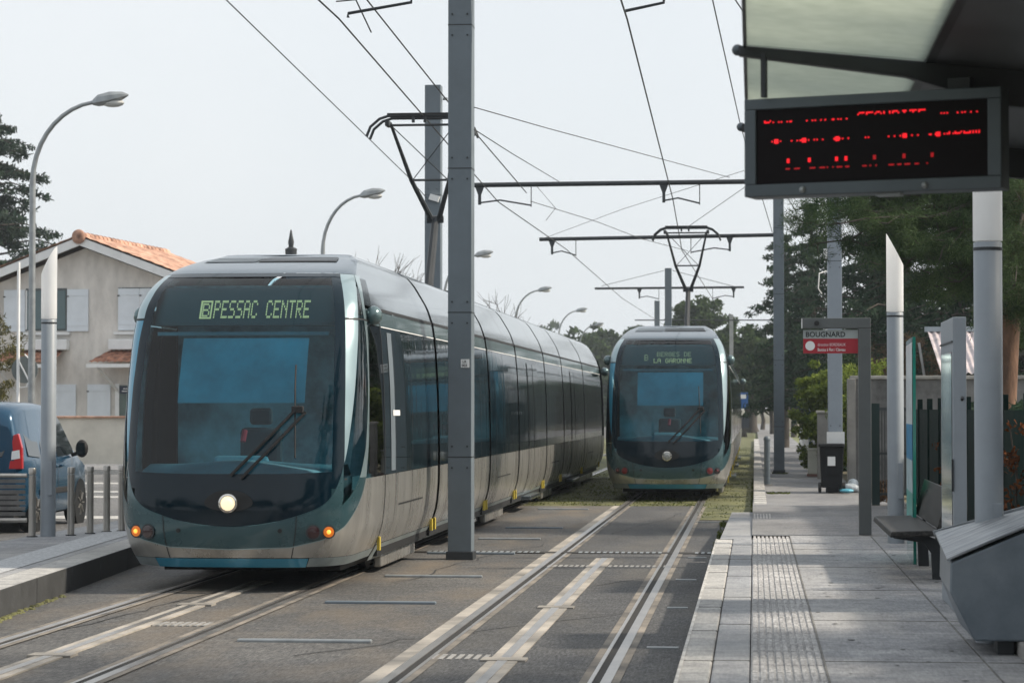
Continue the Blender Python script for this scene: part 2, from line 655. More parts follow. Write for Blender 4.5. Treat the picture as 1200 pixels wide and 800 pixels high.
ZT = np.array([[0, .42], [.62, .44], [.95, .51], [1.2, .63], [1.45, .83], [1.75, 1.09], [1.92, 1.45], [2.06, 2.0], [2.14, 2.4], [2.18, 2.64]])
LR = np.array([[1.14, .84], [1.27, .93], [1.50, 1.12], [1.72, 1.4], [1.88, 1.75], [1.98, 2.2], [2.0, 2.64], [1.93, 2.85], [1.75, 3.0]])
LL = np.array([[1.14, .84], [1.24, 1.15], [1.36, 1.75], [1.44, 2.3], [1.50, 2.64], [1.57, 2.85], [1.66, 3.0]])


def zt(q):
    return np.interp(np.abs(q), ZT[:, 0], ZT[:, 1])


def q_zt(z):
    return np.interp(z, ZT[:, 1], ZT[:, 0])


def leaf_r(z):
    return np.interp(z, LR[:, 1], LR[:, 0])


def leaf_l(z):
    return np.interp(z, LL[:, 1], LL[:, 0])


def teal_top(q):
    a = np.abs(q)
    lw = np.interp(a, LR[:7, 0], LR[:7, 1])
    return np.where(a < QW, zm(q), np.maximum(lw, np.interp(a, [QW, 1.14], [float(zm(np.array(QW))), .86])))


TLEN = 38.6     # up to the middle of the far cab
GUT = 2.80


def xs_at(z):
    return smooth_interp(z, WZ)


def side_strip(mb, sg, y0, y1, zs, off=0.0, ny=2):
    zs = np.asarray(zs, float)
    w = xs_at(zs) + off
    ys = np.linspace(y0, y1, ny)
    P = np.zeros((len(zs), ny, 3))
    P[..., 0] = (sg * w)[:, None]
    P[..., 1] = ys[None, :]
    P[..., 2] = zs[:, None]
    return mb.grid(P)


def build_cab(root):
    """every panel of the driver's cab at the near end"""
    zs = np.linspace(1.16, 3.10, 50)
    s_lin = np.linspace(-.80, .80, 61)
    qs = np.sign(s_lin) * q_of_s(np.abs(s_lin))
    Q = np.repeat(qs[None, :], 50, 0)
    Z = 1.145 + (zs[:, None] - 1.16) + 0.02 * (np.abs(s_lin)[None, :] / .8) ** 3
    patch("windscreen", m_wind, root, Q, Z)
    # navy ceramic border round the glass
    mbf = MB()
    for sg in (-1, 1):
        z2 = np.linspace(1.0, 3.13, 46)
        Qr, Zr = rows(z2, lambda z: np.full_like(z, QG), lambda z: np.full_like(z, QW), 8)
        lo = zm(Qr)
        Zr = np.maximum(Zr, lo)
        mbf.grid(S(sg * Qr, Zr))
    sl = np.linspace(-.885, .885, 50)
    ql = np.sign(sl) * q_of_s(np.abs(sl))
    Qt, Zt = cols(ql, lambda q: np.full_like(q, 3.10), lambda q: np.full_like(q, 3.14), 3)
    mbf.grid(S(Qt, Zt) + np.array([0, -0.003, 0.002]))
    mbf.build("windscreen_border", m_navy, root, smooth=True, local=True)
    # navy mask below the glass
    sl = np.linspace(-.80, .80, 81)
    ql = np.sign(sl) * q_of_s(np.abs(sl))
    Qm, Zm = cols(ql, zm, lambda q: 1.145 + 0.02 * (np.interp(np.abs(q), _q, _s) / .8) ** 3, 14)
    patch("front_mask", m_navy, root, Qm, Zm)
    for sg in (-1, 1):
        # corner pillar, in two panels with a seam
        for nm, za, zb, mt in (("corner_pillar", .90, 2.655, m_blue if sg < 0 else m_pale), ("corner_pillar", 2.675, 3.14, m_pale)):
            z2 = np.linspace(za, zb, 40)
            Qp, Zp = rows(z2, lambda z: np.full_like(z, QW), lambda z: np.where(z < 3.0, leaf_l(z), 1.62 + (z - 3.0) * 1.2), 12)
            Zp = np.maximum(Zp, np.minimum(zm(Qp), 2.6)) if za < 1 else Zp
            patch(nm, mt, root, sg * Qp, Zp)
        # leaf-shaped quarter window
        z2 = np.concatenate([np.linspace(.845, 1.2, 20), np.linspace(1.22, 2.65, 30)])
        Qp, Zp = rows(z2, leaf_l, leaf_r, 20)
        patch("quarter_window", m_quarter, root, sg * Qp, Zp, 0.002)
        z2 = np.linspace(2.67, 2.995, 12)
        Qp, Zp = rows(z2, leaf_l, leaf_r, 16)
        patch("quarter_window", m_quarter, root, sg * Qp, Zp, 0.002)
        # pale strip between the leaf window and the side glazing
        z2 = np.concatenate([np.linspace(1.10, 2.655, 40)])
        Qp, Zp = rows(z2, lambda z: leaf_r(z), lambda z: q_zt(z), 6)
        patch("window_arch", m_pale, root, sg * Qp, Zp, 0.004)
        z2 = np.linspace(2.675, 3.14, 16)
        Qp, Zp = rows(z2, lambda z: np.where(z < 3.0, leaf_r(z), 1.75 - (z - 3.0) * .3), lambda z: 2.18 + 0 * z, 10)
        patch("window_arch", m_pale, root, sg * Qp, Zp, 0.004)
        # door-side dark glazing of the cab and the panel under it
        z2 = np.linspace(1.09, 2.62, 30)
        Qp, Zp = rows(z2, q_zt, lambda z: np.full_like(z, QC + .98), 16)
        patch("cab_side_glass", m_quarter, root, sg * Qp, Zp)
        z2 = np.linspace(2.63, 2.785, 6)
        Qp, Zp = rows(z2, lambda z: np.full_like(z, 2.18), lambda z: np.full_like(z, QC + .98), 10)
        patch("cantrail", m_cant, root, sg * Qp, Zp, 0.002)
        qs2 = np.concatenate([np.linspace(0, 1.75, 70), np.linspace(1.77, QC + .95, 30)])
        Qc2, Zc2 = cols(qs2, lambda q: .335 + 0 * q, lambda q: np.where(q < 1.75, zt(q) - .004, 1.085), 12)
        patch("lower_panel", m_champ, root, sg * Qc2, Zc2)
        qs3 = np.concatenate([np.linspace(0.85, QC + .95, 50)])
        Qc3, Zc3 = cols(qs3, lambda q: .245 + 0 * q, lambda q: .332 + 0 * q, 4)
        patch("skirt", m_skirt if True else m_teal, root, sg * Qc3, Zc3)
        # bright edge line between teal and champagne
        qe = np.linspace(0, 1.75, 70)
        Qe, Ze = cols(qe, lambda q: zt(q) - .006, lambda q: zt(q) + .004, 2)
        patch("trim_line", m_pale, root, sg * Qe, Ze, 0.004)
        MB().add([(sg * 1.09, .75, .6), (sg * 1.09, 2.15, .6), (sg * 1.07, 2.15, 1.10), (sg * 1.07, .75, 1.10)], [(0, 1, 2, 3)]).build("cab_lining", m_cab_in, root, local=True)
        # seams
        qx = float(q_of_s(.545))
        zz = np.linspace(.25, float(zm(np.array(qx))), 20)
        Qs, Zs = rows(zz, lambda z: np.full_like(z, qx - .005), lambda z: np.full_like(z, qx + .005), 2)
        e = S(sg * Qs, Zs)
        e[..., 1] -= .004
        MB().grid(e).build("panel_joint", m_seam, root, local=True)
        q2 = np.linspace(QW, QC + .95, 40)
        for zc, qa, qb in ((2.665, QW, QC + .95), (1.09, QW, 1.2)):
            q2 = np.linspace(qa, qb, 30)
            Qs, Zs = cols(q2, lambda q: zc - .008 + 0 * q, lambda q: zc + .008 + 0 * q, 2)
            P = S(sg * Qs, Zs)
            P[..., 0] *= 1.004
            P[..., 1] -= .003
            MB().grid(P).build("panel_joint", m_seam, root, local=True)
        for yy in (QC + .96,):
            zz = np.linspace(.25, 2.78, 30)
            Qs, Zs = rows(zz, lambda z: np.full_like(z, yy - .012), lambda z: np.full_like(z, yy + .012), 2)
            P = S(sg * Qs, Zs)
            P[..., 0] *= 1.003
            MB().grid(P).build("panel_joint", m_seam, root, local=True)
        # lamps in the bumper
        for s_, mt, nm, r in ((.80, m_amber, "indicator_lamp", .052), (.685, m_smoke, "tail_lamp", .060)):
            p = S(sg * q_of_s(s_), np.array(.585))
            o = Vector(p) + Vector((sg * .0, -.008, 0))
            d = Vector((sg * .35, -1, 0)).normalized()
            lm = MB().tube([o + d * -.02, o + d * .014, o + d * .018], [r, r, r * .6], 16).build(nm, mt, root, smooth=True, local=True)
            if nm == "indicator_lamp":
                MB().sphere(o + d * .018, r * .42, 10, 6).build("bulb_glow", M("amber_bulb", (.8, .3, .05), .3, 0, 0, emit=(1.0, .42, .06), estr=1.6), lm, smooth=True, local=True)
            MB().tube([o + d * -.02, o + d * .012], [r + .014, r + .014], 18).build("lamp_bezel", m_dark, lm, local=True)
        p = Vector(S(sg * q_of_s(.42), np.array(.60)))
        MB().tube([p, p + Vector((0, -.008, 0))], .022, 12).build("tow_eye_cap", m_seam, root, local=True)
        # camera pod where a mirror would hang
        b = Vector(S(sg * (QC + .30), np.array(2.74)))
        c = b + Vector((sg * .065, -.02, -.02))
        pod = MB().sphere(c, .10, 16, 10, (.85, 1.15, 1.0)).build("mirror_pod", m_cant, root, smooth=True, local=True)
        MB().tube([b, c], .03, 8).build("pod_arm", m_dark, pod, local=True)
    # teal bumper in three panels
    sl = np.concatenate([np.linspace(0, 1.14, 60), np.linspace(1.15, 1.75, 50)])
    sl = np.concatenate([-sl[::-1], sl[1:]])
    Qb, Zb = cols(sl, lambda q: zt(q), lambda q: np.maximum(teal_top(q) - .002, zt(q) + .005), 14)
    patch("bumper", m_teal, root, Qb, Zb, 0.001)
    qb = np.linspace(-.84, .84, 30)
    Qb, Zb = cols(qb, lambda q: .245 + 0 * q, lambda q: .332 + 0 * q, 4)
    patch("bumper_strip", m_blue, root, Qb, Zb, 0.006)
    # roof dome of the cab
    zd = np.linspace(3.145, 3.44, 30)
    qd = np.linspace(-1.95, 1.95, 90)
    Qd, Zd = np.meshgrid(qd, zd)
    patch("cab_roof", m_roofdark, root, Qd, Zd, 0, yend=6.23)
    for sg in (-1, 1):
        zz = np.concatenate([np.linspace(2.825, 3.12, 14), np.linspace(3.145, 3.44, 16)])
        Qd, Zd = rows(zz, lambda z: np.where(z < 3.13, 2.18, 1.95), lambda z: np.full_like(z, QC), 24)
        Qd = np.concatenate([Qd, np.full((len(zz), 1), QC + .5), np.full((len(zz), 1), QC + 1.0)], 1)
        Zd = np.concatenate([Zd, Zd[:, :2]], 1)
        patch("roof_fairing", m_fair, root, sg * Qd, Zd, 0.0, yend=6.23)
    rc = [(2.70, 3.425, .50), (3.1, 3.446, .60), (3.5, 3.456, .63), (6.22, 3.46, .63)]
    P = np.array([[(x * w_, y, z - .012 * abs(x)) for x in (-1, -.5, 0, .5, 1)] for y, z, w_ in rc])
    MB().grid(P).build("roof_cover", m_roofdark, root, smooth=True, local=True)
    for xa, xb, mt_ in ((-.66, -.13, m_pole), (-.11, .66, m_seam)):
        def gp(za, zb, off, nm, mt, par):
            zs_ = np.linspace(za, zb, 6)
            X_ = np.linspace(xa, xb, 16)
            q_ = np.sign(X_) * q_of_s(np.abs(X_) / .82)
            Qg, Zg = np.meshgrid(q_, zs_)
            return patch(nm, mt, par, Qg, Zg, off)
        g = gp(3.30, 3.385, .006, "roof_grille", mt_, root)
        for k in range(3):
            gp(3.312 + k * .025, 3.320 + k * .025, .011, "grille_slat", m_roofdark, g)
    # headlamp in the middle of the mask, inside an oval hood
    h = MB()
    zc = .865
    hz = []
    for k in range(30):
        a = 2 * PI * k / 30
        x, z = .235 * math.cos(a), zc + .125 * math.sin(a) * (1.0 if math.sin(a) > 0 else .62)
        p = Vector(S(np.sign(x) * q_of_s(abs(x) / 1.2) if x else 0.0, np.array(z)))
        hz.append((p.x, p.y - .012, p.z))
    h.sheet(hz)
    h.build("headlamp_hood", m_seam, root, local=True)
    hl = MB().lathe((0, -.045, zc), [(.092, .03), (.092, 0), (.074, -.006), (.072, .004)], 28, "y").build("headlamp_ring", m_chrome, root, smooth=True, local=True)
    MB().lathe((0, -.045, zc), [(.070, .002), (.045, -.012), (.02, -.016)], 24, "y").build("headlamp_lens", m_head, hl, smooth=True, local=True)
    # wiper: a pair of rods and an upright blade
    def wp(x, z, o=.05):
        p = Vector(S(np.sign(x) * q_of_s(abs(x) / float(xs_at(z))) if x else 0.0, np.array(z)))
        return p + Vector((0, -o, .0))
    w = MB().tube([wp(.02, 1.13), wp(.35, 1.47), wp(.66, 1.80)], .016, 8).tube([wp(.12, 1.10), wp(.42, 1.41), wp(.72, 1.74)], .016, 8).build("wiper_arm", m_black, root, local=True)
    MB().tube([wp(.60, 2.20), wp(.61, 1.95), wp(.64, 1.30)], .009, 6).build("wiper_blade", m_black, w, local=True)
    MB().box(.585, .70, wp(.64, 1.78).y - .02, wp(.64, 1.78).y + .03, 1.73, 1.80).build("wiper_bracket", m_black, w, local=True, bevel=.01)
    # behind the glass
    MB().box(-1.02, 1.02, 2.15, 2.2, .6, 2.75).build("cab_bulkhead", m_cab_dk, root, local=True)
    d = MB()
    qd = np.linspace(-.98, .98, 40)
    prof = [(.10, 1.12), (.22, 1.17), (.5, 1.22), (.75, 1.22), (.95, 1.10), (1.0, .8)]
    P = np.zeros((len(prof), 40, 3))
    for i, (yy, zz) in enumerate(prof):
        P[i, :, 0] = qd * 1.0
        P[i, :, 1] = yy + .35 * np.abs(qd) ** 3
        P[i, :, 2] = zz + .05 * np.exp(-(qd / .45) ** 2) * (0 < i < 4)
    d.grid(P)
    db = d.build("dashboard", m_cab_in, root, smooth=True, local=True)
    MB().box(-.30, .26, .60, .72, 1.20, 1.31).build("instrument_hood", m_cab_in, db, local=True, bevel=.05)
    MB().tube([(.02, .55, 1.45), (.03, .6, 1.56)], .028, 8).build("red_lever", M("lever_red", (.5, .03, .05), .4), db, local=True)
    st = MB().box(-.22, .22, 1.50, 1.60, .95, 1.58).build("driver_seat", m_seat_dk, root, local=True, bevel=.06)
    MB().box(-.12, .12, 1.51, 1.58, 1.61, 1.78).build("headrest", m_seat_dk, st, local=True, bevel=.04)
    MB().box(-1.05, 1.05, .55, 2.2, .55, .6).build("cab_floor", m_cab_dk, root, local=True)
    MB().box(-1.0, 1.0, 1.15, 2.2, 2.98, 3.02).build("cab_ceiling", m_cab_dk, root, local=True)
    sh = MB()
    P = np.zeros((8, 16, 3))
    for i, z in enumerate(np.linspace(1.83, 2.47, 8)):
        for j, x in enumerate(np.linspace(-.58, .68, 16)):
            p = S(np.sign(x) * q_of_s(abs(x) / 1.2), np.array(z))
            P[i, j] = (x, p[1] + .10 + .006 * math.sin(x * 9), z)
    sh.grid(P)
    sh.build("sunshade", m_shade, root, smooth=True, local=True)
    bx = MB()
    # destination display leaning with the glass
    a, b = .93, .68
    bx.prism([(-.92, a - .0, 2.985), (-.92, b, 2.60), (-.92, b + .25, 2.60), (-.92, a + .3, 2.985)], (1.84, 0, 0))
    dd = bx.build("destination_display", M("display_case_dark", (.018, .042, .050), .4, 0, .1), root, local=True, bevel=.006)
    MB().box(-.86, .86, .62, .68, 2.50, 2.535).build("display_bracket", m_cab_in, dd, local=True)
    return dd


def build_modules(root):
    """body sections, doors, glazing, roof fairings and gangways down the whole length"""
    joints = [6.33, 12.1, 16.45, 21.75, 25.85, 31.85]
    edges = [2.03] + joints + [TLEN - .5]
    for i in range(len(edges) - 1):
        a, b = edges[i] + (.10 if i else 0), edges[i + 1] - .10
        doors = i in (1, 3, 5)
        for sg in (-1, 1):
            zl = np.linspace(.36, 1.085, 8)
            n = max(3, int((b - a) / .5))
            side = side_strip(MB(), sg, a, b, zl).build("side_panel", m_champ, root, smooth=True, local=True)
            side_strip(MB(), sg, a, b, np.linspace(.19, .355, 5), .004).build("skirt", m_skirt, root, smooth=True, local=True)
            side_strip(MB(), sg, a, b, np.linspace(1.09, 2.62, 10), .001).build("side_window", m_side_glass, root, smooth=True, local=True)
            ct = side_strip(MB(), sg, a, b, np.linspace(2.632, 2.785, 4), .003).build("cantrail", m_cant, root, smooth=True, local=True)
            side_strip(MB(), sg, a, b, [2.622, 2.632], .010).build("trim_line", m_white, ct, local=True)
            sm = MB()
            ws = [x for x in np.arange(a + .75, b - .3, 1.25)]
            for x in ws:
                side_strip(sm, sg, x - .006, x + .006, np.linspace(.37, 2.6, 12), .006)
            if doors:
                m = (a + b) / 2
                for x in (m - .95, m - .49, m, m + .49, m + .95):
                    side_strip(sm, sg, x - .012, x + .012, np.linspace(.25, 2.6, 12), .008)
            side_strip(sm, sg, a, b, [2.788, 2.822], .008)
            if not doors:
                side_strip(sm, sg, a + 1.0, min(a + 2.9, b - .3), [.735, .752], .007)
            sm.build("panel_joint", m_seam, root, local=True)
            if doors:
                m = (a + b) / 2
                for x in (m - .49, m + .49):
                    d = side_strip(MB(), sg, x - .46, x + .46, np.linspace(.34, 1.08, 6), .010).build("door", m_champ, root, smooth=True, local=True)
                    side_strip(MB(), sg, x - .43, x + .43, np.linspace(1.12, 2.55, 8), .012).build("door_window", m_side_glass, d, smooth=True, local=True)
                st = MB().box(*((sg * .99, sg * 1.24) if sg > 0 else (sg * 1.24, sg * .99)), m - .9, m + .9, .215, .285).build("door_step", m_fair, root, local=True, bevel=.015)
            for x in (a + .04, b - .05):
                w = float(xs_at(.4))
                MB().box(min(sg * w, sg * (w + .03)), max(sg * w, sg * (w + .03)), x - .035, x + .035, .30, .44).build("yellow_tag", m_yellow, root, local=True)
            # bogie cover below the floor
            if i % 2 == 0:
                MB().box(min(sg * .93, sg * 1.02), max(sg * .93, sg * 1.02), a + 1.0, b - .6, .06, .20).build("bogie_cover", m_champ, root, local=True, bevel=.02)
            # small maker's sticker and handrail by the cab door
            if i == 0:
                side_strip(MB(), sg, 2.55, 3.05, [1.70, 1.76], .012).build("door_sign", m_white, root, local=True)
                side_strip(MB(), sg, 2.42, 2.72, np.linspace(1.12, 2.58, 6), .006).build("cab_door_panel", m_pole, root, local=True)
            # roof fairings
            zf = np.concatenate([np.linspace(2.825, 3.40, 14), [3.425, 3.44]])
            if i == 0:
                continue
            side_strip(MB(), sg, a, b, zf).build("roof_fairing", m_fair, root, smooth=True, local=True)
            fs = MB()
            for x in ((a + b) / 2 + .6,):
                side_strip(fs, sg, x - .008, x + .008, np.linspace(2.83, 3.40, 12), .006)
            fs.build("fairing_seam", m_dark, root, local=True)
        if i:
            MB().box(-.70, .70, a, b, 3.34, 3.435).build("roof_cover", m_roofdark, root, local=True)
        # dark inner core so nothing shines through
        MB().box(-1.08, 1.08, a + (.02 if i else .30), b - .02, .22, 2.78).build("inner_body", m_seam, root, local=True)
    for j in joints:
        g = MB()
        zf = np.concatenate([np.linspace(.24, 2.8, 16), np.linspace(2.85, 3.36, 10)])
        P = np.zeros((len(zf) * 2, 4, 3))
        w = xs_at(zf) - .07
        sec = np.concatenate([np.stack([w, zf], 1), np.stack([-w[::-1], zf[::-1]], 1)])
        for k, (dy, sc) in enumerate(((-.11, 1), (-.03, .96), (.03, .96), (.11, 1))):
            P[:, k, 0] = sec[:, 0] * sc
            P[:, k, 1] = j + dy
            P[:, k, 2] = sec[:, 1]
        g.grid(P)
        gw = g.build("gangway", m_gasket, root, smooth=True, local=True)
        for sg in (-1, 1):
            side_strip(MB(), sg, j + .085, j + .15, np.concatenate([np.linspace(2.83, 3.35, 10)]), .014).build("gangway_rim", m_fair, gw, smooth=True, local=True)
    # wheels in the shadow below
    for y in (3.6, 5.4, 13.4, 15.2, 22.9, 24.7, 34.6, 36.4):
        for sg in (-1, 1):
            MB().lathe((sg * .72, y, .29), [(.29, -.06), (.29, .06)], 20, "x").build("wheel", m_dark, root, local=True)
    MB().box(-.9, .9, 1.1, TLEN - .6, .15, .23).build("underframe", m_black, root, local=True)
    # far cab, plain taper
    fz = np.linspace(.26, 3.36, 24)
    P = np.zeros((24, 26, 3))
    qq = np.linspace(-QC, QC, 26)
    pp = S(*np.meshgrid(qq, fz))
    pp[..., 1] = TLEN + 1.2 - pp[..., 1] * .9
    MB().grid(pp).build("rear_cab", m_side_glass, root, smooth=True, local=True)
    for sg in (-1, 1):
        side_strip(MB(), sg, TLEN - .5, TLEN + .2, np.linspace(.3, 1.085, 6), .003).build("side_panel", m_champ, root, smooth=True, local=True)
        b = Vector((sg * 1.12, TLEN - .3, 2.7))
        MB().sphere(b + Vector((sg * .15, 0, 0)), .11, 12, 8).build("mirror_pod", m_cant, root, smooth=True, local=True)
    # pantograph
    MB().box(-.5, .5, 13.4, 15.0, 3.44, 3.56).build("pantograph_base", m_dark, root, local=True)
    k = Vector((.0, 15.15, 4.78))
    MB().tube([(-.02, 14.4, 3.50), k], [.075, .060], 8).build("lower_arm", m_dark, root, local=True)
    ua = MB()
    hy, hz_ = 13.6, 6.19
    for sg in (-1, 1):
        ua.tube([k + Vector((sg * .06, 0, 0)), (sg * .30, 14.55, 5.35), (sg * .50, hy + .1, hz_ - .05)], [.045, .035, .024], 8)
    ua.tube([(-.26, 14.55, 5.35), (.26, 14.55, 5.35)], .02, 6)
    ua.tube([(-.28, 14.55, 5.35), (.47, hy + .1, hz_ - .1)], .008, 5).tube([(.28, 14.55, 5.35), (-.47, hy + .1, hz_ - .1)], .008, 5)
    ua.tube([k + Vector((-.13, 0, 0)), k + Vector((.13, 0, 0))], .06, 8)
    ua.build("upper_arm", m_dark, root, local=True)
    hd = MB()
    for dy in (-.12, .22):
        pts = [(-.84, hy + dy, hz_ - .27), (-.78, hy + dy, hz_ - .12), (-.64, hy + dy, hz_ + .0), (-.5, hy + dy, hz_ + .045), (.5, hy + dy, hz_ + .045), (.64, hy + dy, hz_ + .0), (.78, hy + dy, hz_ - .12), (.84, hy + dy, hz_ - .27)]
        hd.tube(pts, .022, 8)
    hp = hd.build("collector_head", m_dark, root, smooth=True, local=True)
    MB().box(-.52, .52, hy - .14, hy - .08, hz_ + .04, hz_ + .085).box(-.52, .52, hy + .2, hy + .26, hz_ + .04, hz_ + .085).build("carbon_strip", m_black, hp, local=True)
    br = MB().box(-.56, -.50, hy - .1, hy + .2, hz_ - .10, hz_ - .02).box(.50, .56, hy - .1, hy + .2, hz_ - .10, hz_ - .02).tube([(-.5, hy + .05, hz_ - .08), (.5, hy + .05, hz_ - .08)], .02, 6)
    br.box(-.14, -.10, hy - .14, hy - .08, hz_ - .06, hz_ + .03).box(.04, .08, hy - .14, hy - .08, hz_ - .06, hz_ + .03)
    br.build("head_spring", m_dark, hp, local=True)


TRAM1 = (-5.045, 22.95, 0.0)
tram = thing("tram", "large teal and silver tram nearest the camera, headlamp lit, display reading PESSAC CENTRE", "tram", TRAM1, group="trams at the stop")
disp = build_cab(tram)
build_modules(tram)
# second tram: the same vehicle, on the other track
tram2 = copy_tree(tram)
tram2.location = (-1.66, 46.2, 0.0)
tram2["label"] = "smaller looking farther tram standing head-on on the right track, headlamp unlit"
for o in [x for x in scene.objects if x.parent is not None and (x.parent == tram2 or x.parent.parent == tram2)]:
    if o.name.startswith("headlamp_lens"):
        o.data = o.data.copy()
        o.data.materials[0] = M("headlamp_off", (.35, .36, .36), .25, .3, .2, 30)
    if o.name.startswith("indicator_lamp"):
        o.data = o.data.copy()
        o.data.materials[0] = m_smoke
    if o.name.startswith("bulb_glow"):
        o.data = o.data.copy()
        o.data.materials[0] = m_redlens
    if o.name.startswith("tail_lamp"):
        o.data = o.data.copy()
        o.data.materials[0] = m_redlens


def slope_dots(parent, root, txt, x0, z0, px, pz, mat, lit=None, name="display_lettering"):
    """dot text on the display's leaning face (local coordinates of the tram)"""
    n = Vector((0, .25, .385)).normalized()
    y = .68 + (z0 - 2.60) * .25 / .385 - .006
    mb = dots(MB(), txt, (x0, y, z0), (1, 0, 0), n, px, pz, .86, lit=lit)
    return mb.build(name, mat, parent, local=True, fix=False)


slope_dots(disp, tram, "PESSAC CENTRE", -.325, 2.675, .0126, .0315, m_led_g)
bframe = MB()
bn = Vector((0, .25, .385)).normalized()
o_ = Vector((-.465, .68 + .07 * .6494 - .008, 2.67))
bframe.sheet([o_, o_ + Vector((.12, 0, 0)), o_ + Vector((.12, 0, 0)) + bn * .018, o_ + bn * .018])
bframe.sheet([o_, o_ + Vector((.018, 0, 0)), o_ + Vector((.018, 0, 0)) + bn * .22, o_ + bn * .22])
bframe.sheet([o_ + bn * .20, o_ + bn * .20 + Vector((.12, 0, 0)), o_ + bn * .22 + Vector((.12, 0, 0)), o_ + bn * .22])
bframe.sheet([o_ + Vector((.105, 0, 0)), o_ + Vector((.12, 0, 0)), o_ + Vector((.12, 0, 0)) + bn * .22, o_ + Vector((.105, 0, 0)) + bn * .22])
bframe.build("line_badge", m_led_g, disp, local=True, fix=False)
slope_dots(disp, tram, "B", -.443, 2.690, .0150, .0240, m_led_g, name="line_letter")
disp2 = [x for x in scene.objects if x.parent == tram2 and x.name.startswith("destination_display")][0]
slope_dots(disp2, tram2, "BERGES DE", -.22, 2.78, .0125, .0150, m_led_dim)
slope_dots(disp2, tram2, "LA GARONNE", -.28, 2.655, .0125, .0150, m_led_g)
slope_dots(disp2, tram2, "B", -.46, 2.70, .0145, .0200, m_led_dim, name="line_letter")

# ================================================================== THE SETTING
m_asph = asphalt("track_asphalt", (0.098, 0.096, 0.093), (0.185, 0.145, 0.10), 0.6, 0.36)
m_asph_dk = asphalt("track_asphalt_dark", (0.070, 0.071, 0.073), (0.135, 0.122, 0.10), 0.45, 0.42)
m_road = asphalt("road_asphalt", (0.13, 0.13, 0.132), (0.17, 0.165, 0.155), 0.4)
m_path = asphalt("path_asphalt", (0.19, 0.192, 0.20), (0.27, 0.265, 0.25), 0.5, 0.16)
m_plat = asphalt("platform_slab", (0.285, 0.29, 0.30), (0.40, 0.385, 0.36), 0.5, 0.13)
m_gran = asphalt("granite_edge", (0.40, 0.395, 0.38), (0.32, 0.31, 0.29), 0.4, 0.10)
m_gran2 = asphalt("granite_band", (0.27, 0.28, 0.295), (0.36, 0.36, 0.35), 0.45, 0.10)
m_tact = asphalt("tactile_paving", (0.40, 0.395, 0.39), (0.24, 0.24, 0.24), 0.5, 0.22)
m_soil = M("earth_and_grass", (0.075, 0.085, 0.04), 0.95, 0, 0.4, 0.6, bump=0.4, bscale=8, tint=(0.12, 0.10, 0.06))
m_moss = M("moss_track_bed", (0.055, 0.065, 0.022), 0.95, 0, 0.45, 1.5, bump=0.8, bscale=25, tint=(0.11, 0.11, 0.04))
m_rail = M("rail_steel_worn", (0.38, 0.36, 0.34), 0.32, 0.75, 0.12, 3)
m_groove = M("rail_groove", (0.018, 0.016, 0.014), 0.9, 0, 0.2)
m_strip = M("rail_concrete_strip", (0.29, 0.275, 0.25), 0.8, 0, 0.32, 1.1, bump=.2, tint=(0.33, 0.30, 0.26))
m_strip2 = M("rail_sealant_strip", (0.145, 0.135, 0.12), 0.85, 0, 0.35, 1.4, bump=.2, tint=(0.20, 0.175, 0.145))
m_marking = M("road_marking_white", (0.42, 0.41, 0.39), 0.7, 0, 0.3, 6)
m_joint = M("paving_joint", (0.15, 0.145, 0.135), 0.9, 0, 0.3, 5)
m_kerbface = M("kerb_face_dark", (0.038, 0.040, 0.042), 0.8, 0, 0.25, 2.0, bump=.2)  # shade on the left kerb is put into this dark base colour


def sheet_grid(x0, x1, y0, y1, z, nx=1, ny=1, zf=None):
    xs, ys = np.linspace(x0, x1, nx + 1), np.linspace(y0, y1, ny + 1)
    P = np.zeros((ny + 1, nx + 1, 3))
    P[..., 0] = xs[None, :]
    P[..., 1] = ys[:, None]
    P[..., 2] = z if zf is None else zf(P[..., 0], P[..., 1])
    return MB().grid(P)


struct(sheet_grid(-2500, 2500, -60, 4500, -.03), "ground", m_soil)
struct(sheet_grid(-7.6, -.30, -8, 44.0, 0.0), "track_bed", m_asph)
struct(sheet_grid(-.96, -.42, -8, 36.0, .004), "track_margin", m_asph_dk)
struct(sheet_grid(-2.33, -1.02, -8, 44.0, .004), "track_infill", m_asph_dk)
struct(sheet_grid(-7.6, -.30, 44.0, 320, -.004), "grass_track_bed", m_moss)
struct(sheet_grid(-60, -8.75, 2, 66, -.006), "road", m_road)
struct(sheet_grid(-16, -8.75, 66, 420, -.006), "road_far", m_road)
# rails: steel head, dark groove, pale concrete strip each side
for cx, y1 in ((-5.0, 300), (-1.68, 300)):
    for sg in (-1, 1):
        x = cx + sg * .7175
        out = -1 if cx < -3 else 1
        mb = MB().box(x - .035, x + .035, -8, y1, -.02, .010)
        struct(mb, "tram_rail", m_rail)
        xi = x - sg * .062
        struct(MB().box(xi - .026, xi + .026, -8, y1, -.02, .0055), "rail_groove", m_groove)
        xk = x - sg * .103
        struct(MB().box(xk - .014, xk + .014, -8, y1, -.02, .009), "rail_guard", m_rail)
        for x0_, x1_ in ((x + .036, x + .036 + (.115 if sg > 0 or cx < -3 else .05)), (x - .036 - (.115 if sg < 0 else .05), x - .036)):
            lo, hi = x0_, x1_
            # keep the strip off the groove
            if sg > 0 and hi <= x:
                lo, hi = x - .175, x - .118
            if sg < 0 and lo >= x:
                lo, hi = x + .118, x + .235
            wide = (sg < 0 and cx > -3 and x0_ < x - .1)
            if not wide:
                lo, hi = (lo, min(hi, lo + .055)) if lo > x else (max(lo, hi - .055), hi)
            struct(sheet_grid(lo, hi, -8, 44, .008), "rail_strip", m_strip if wide else m_strip2)
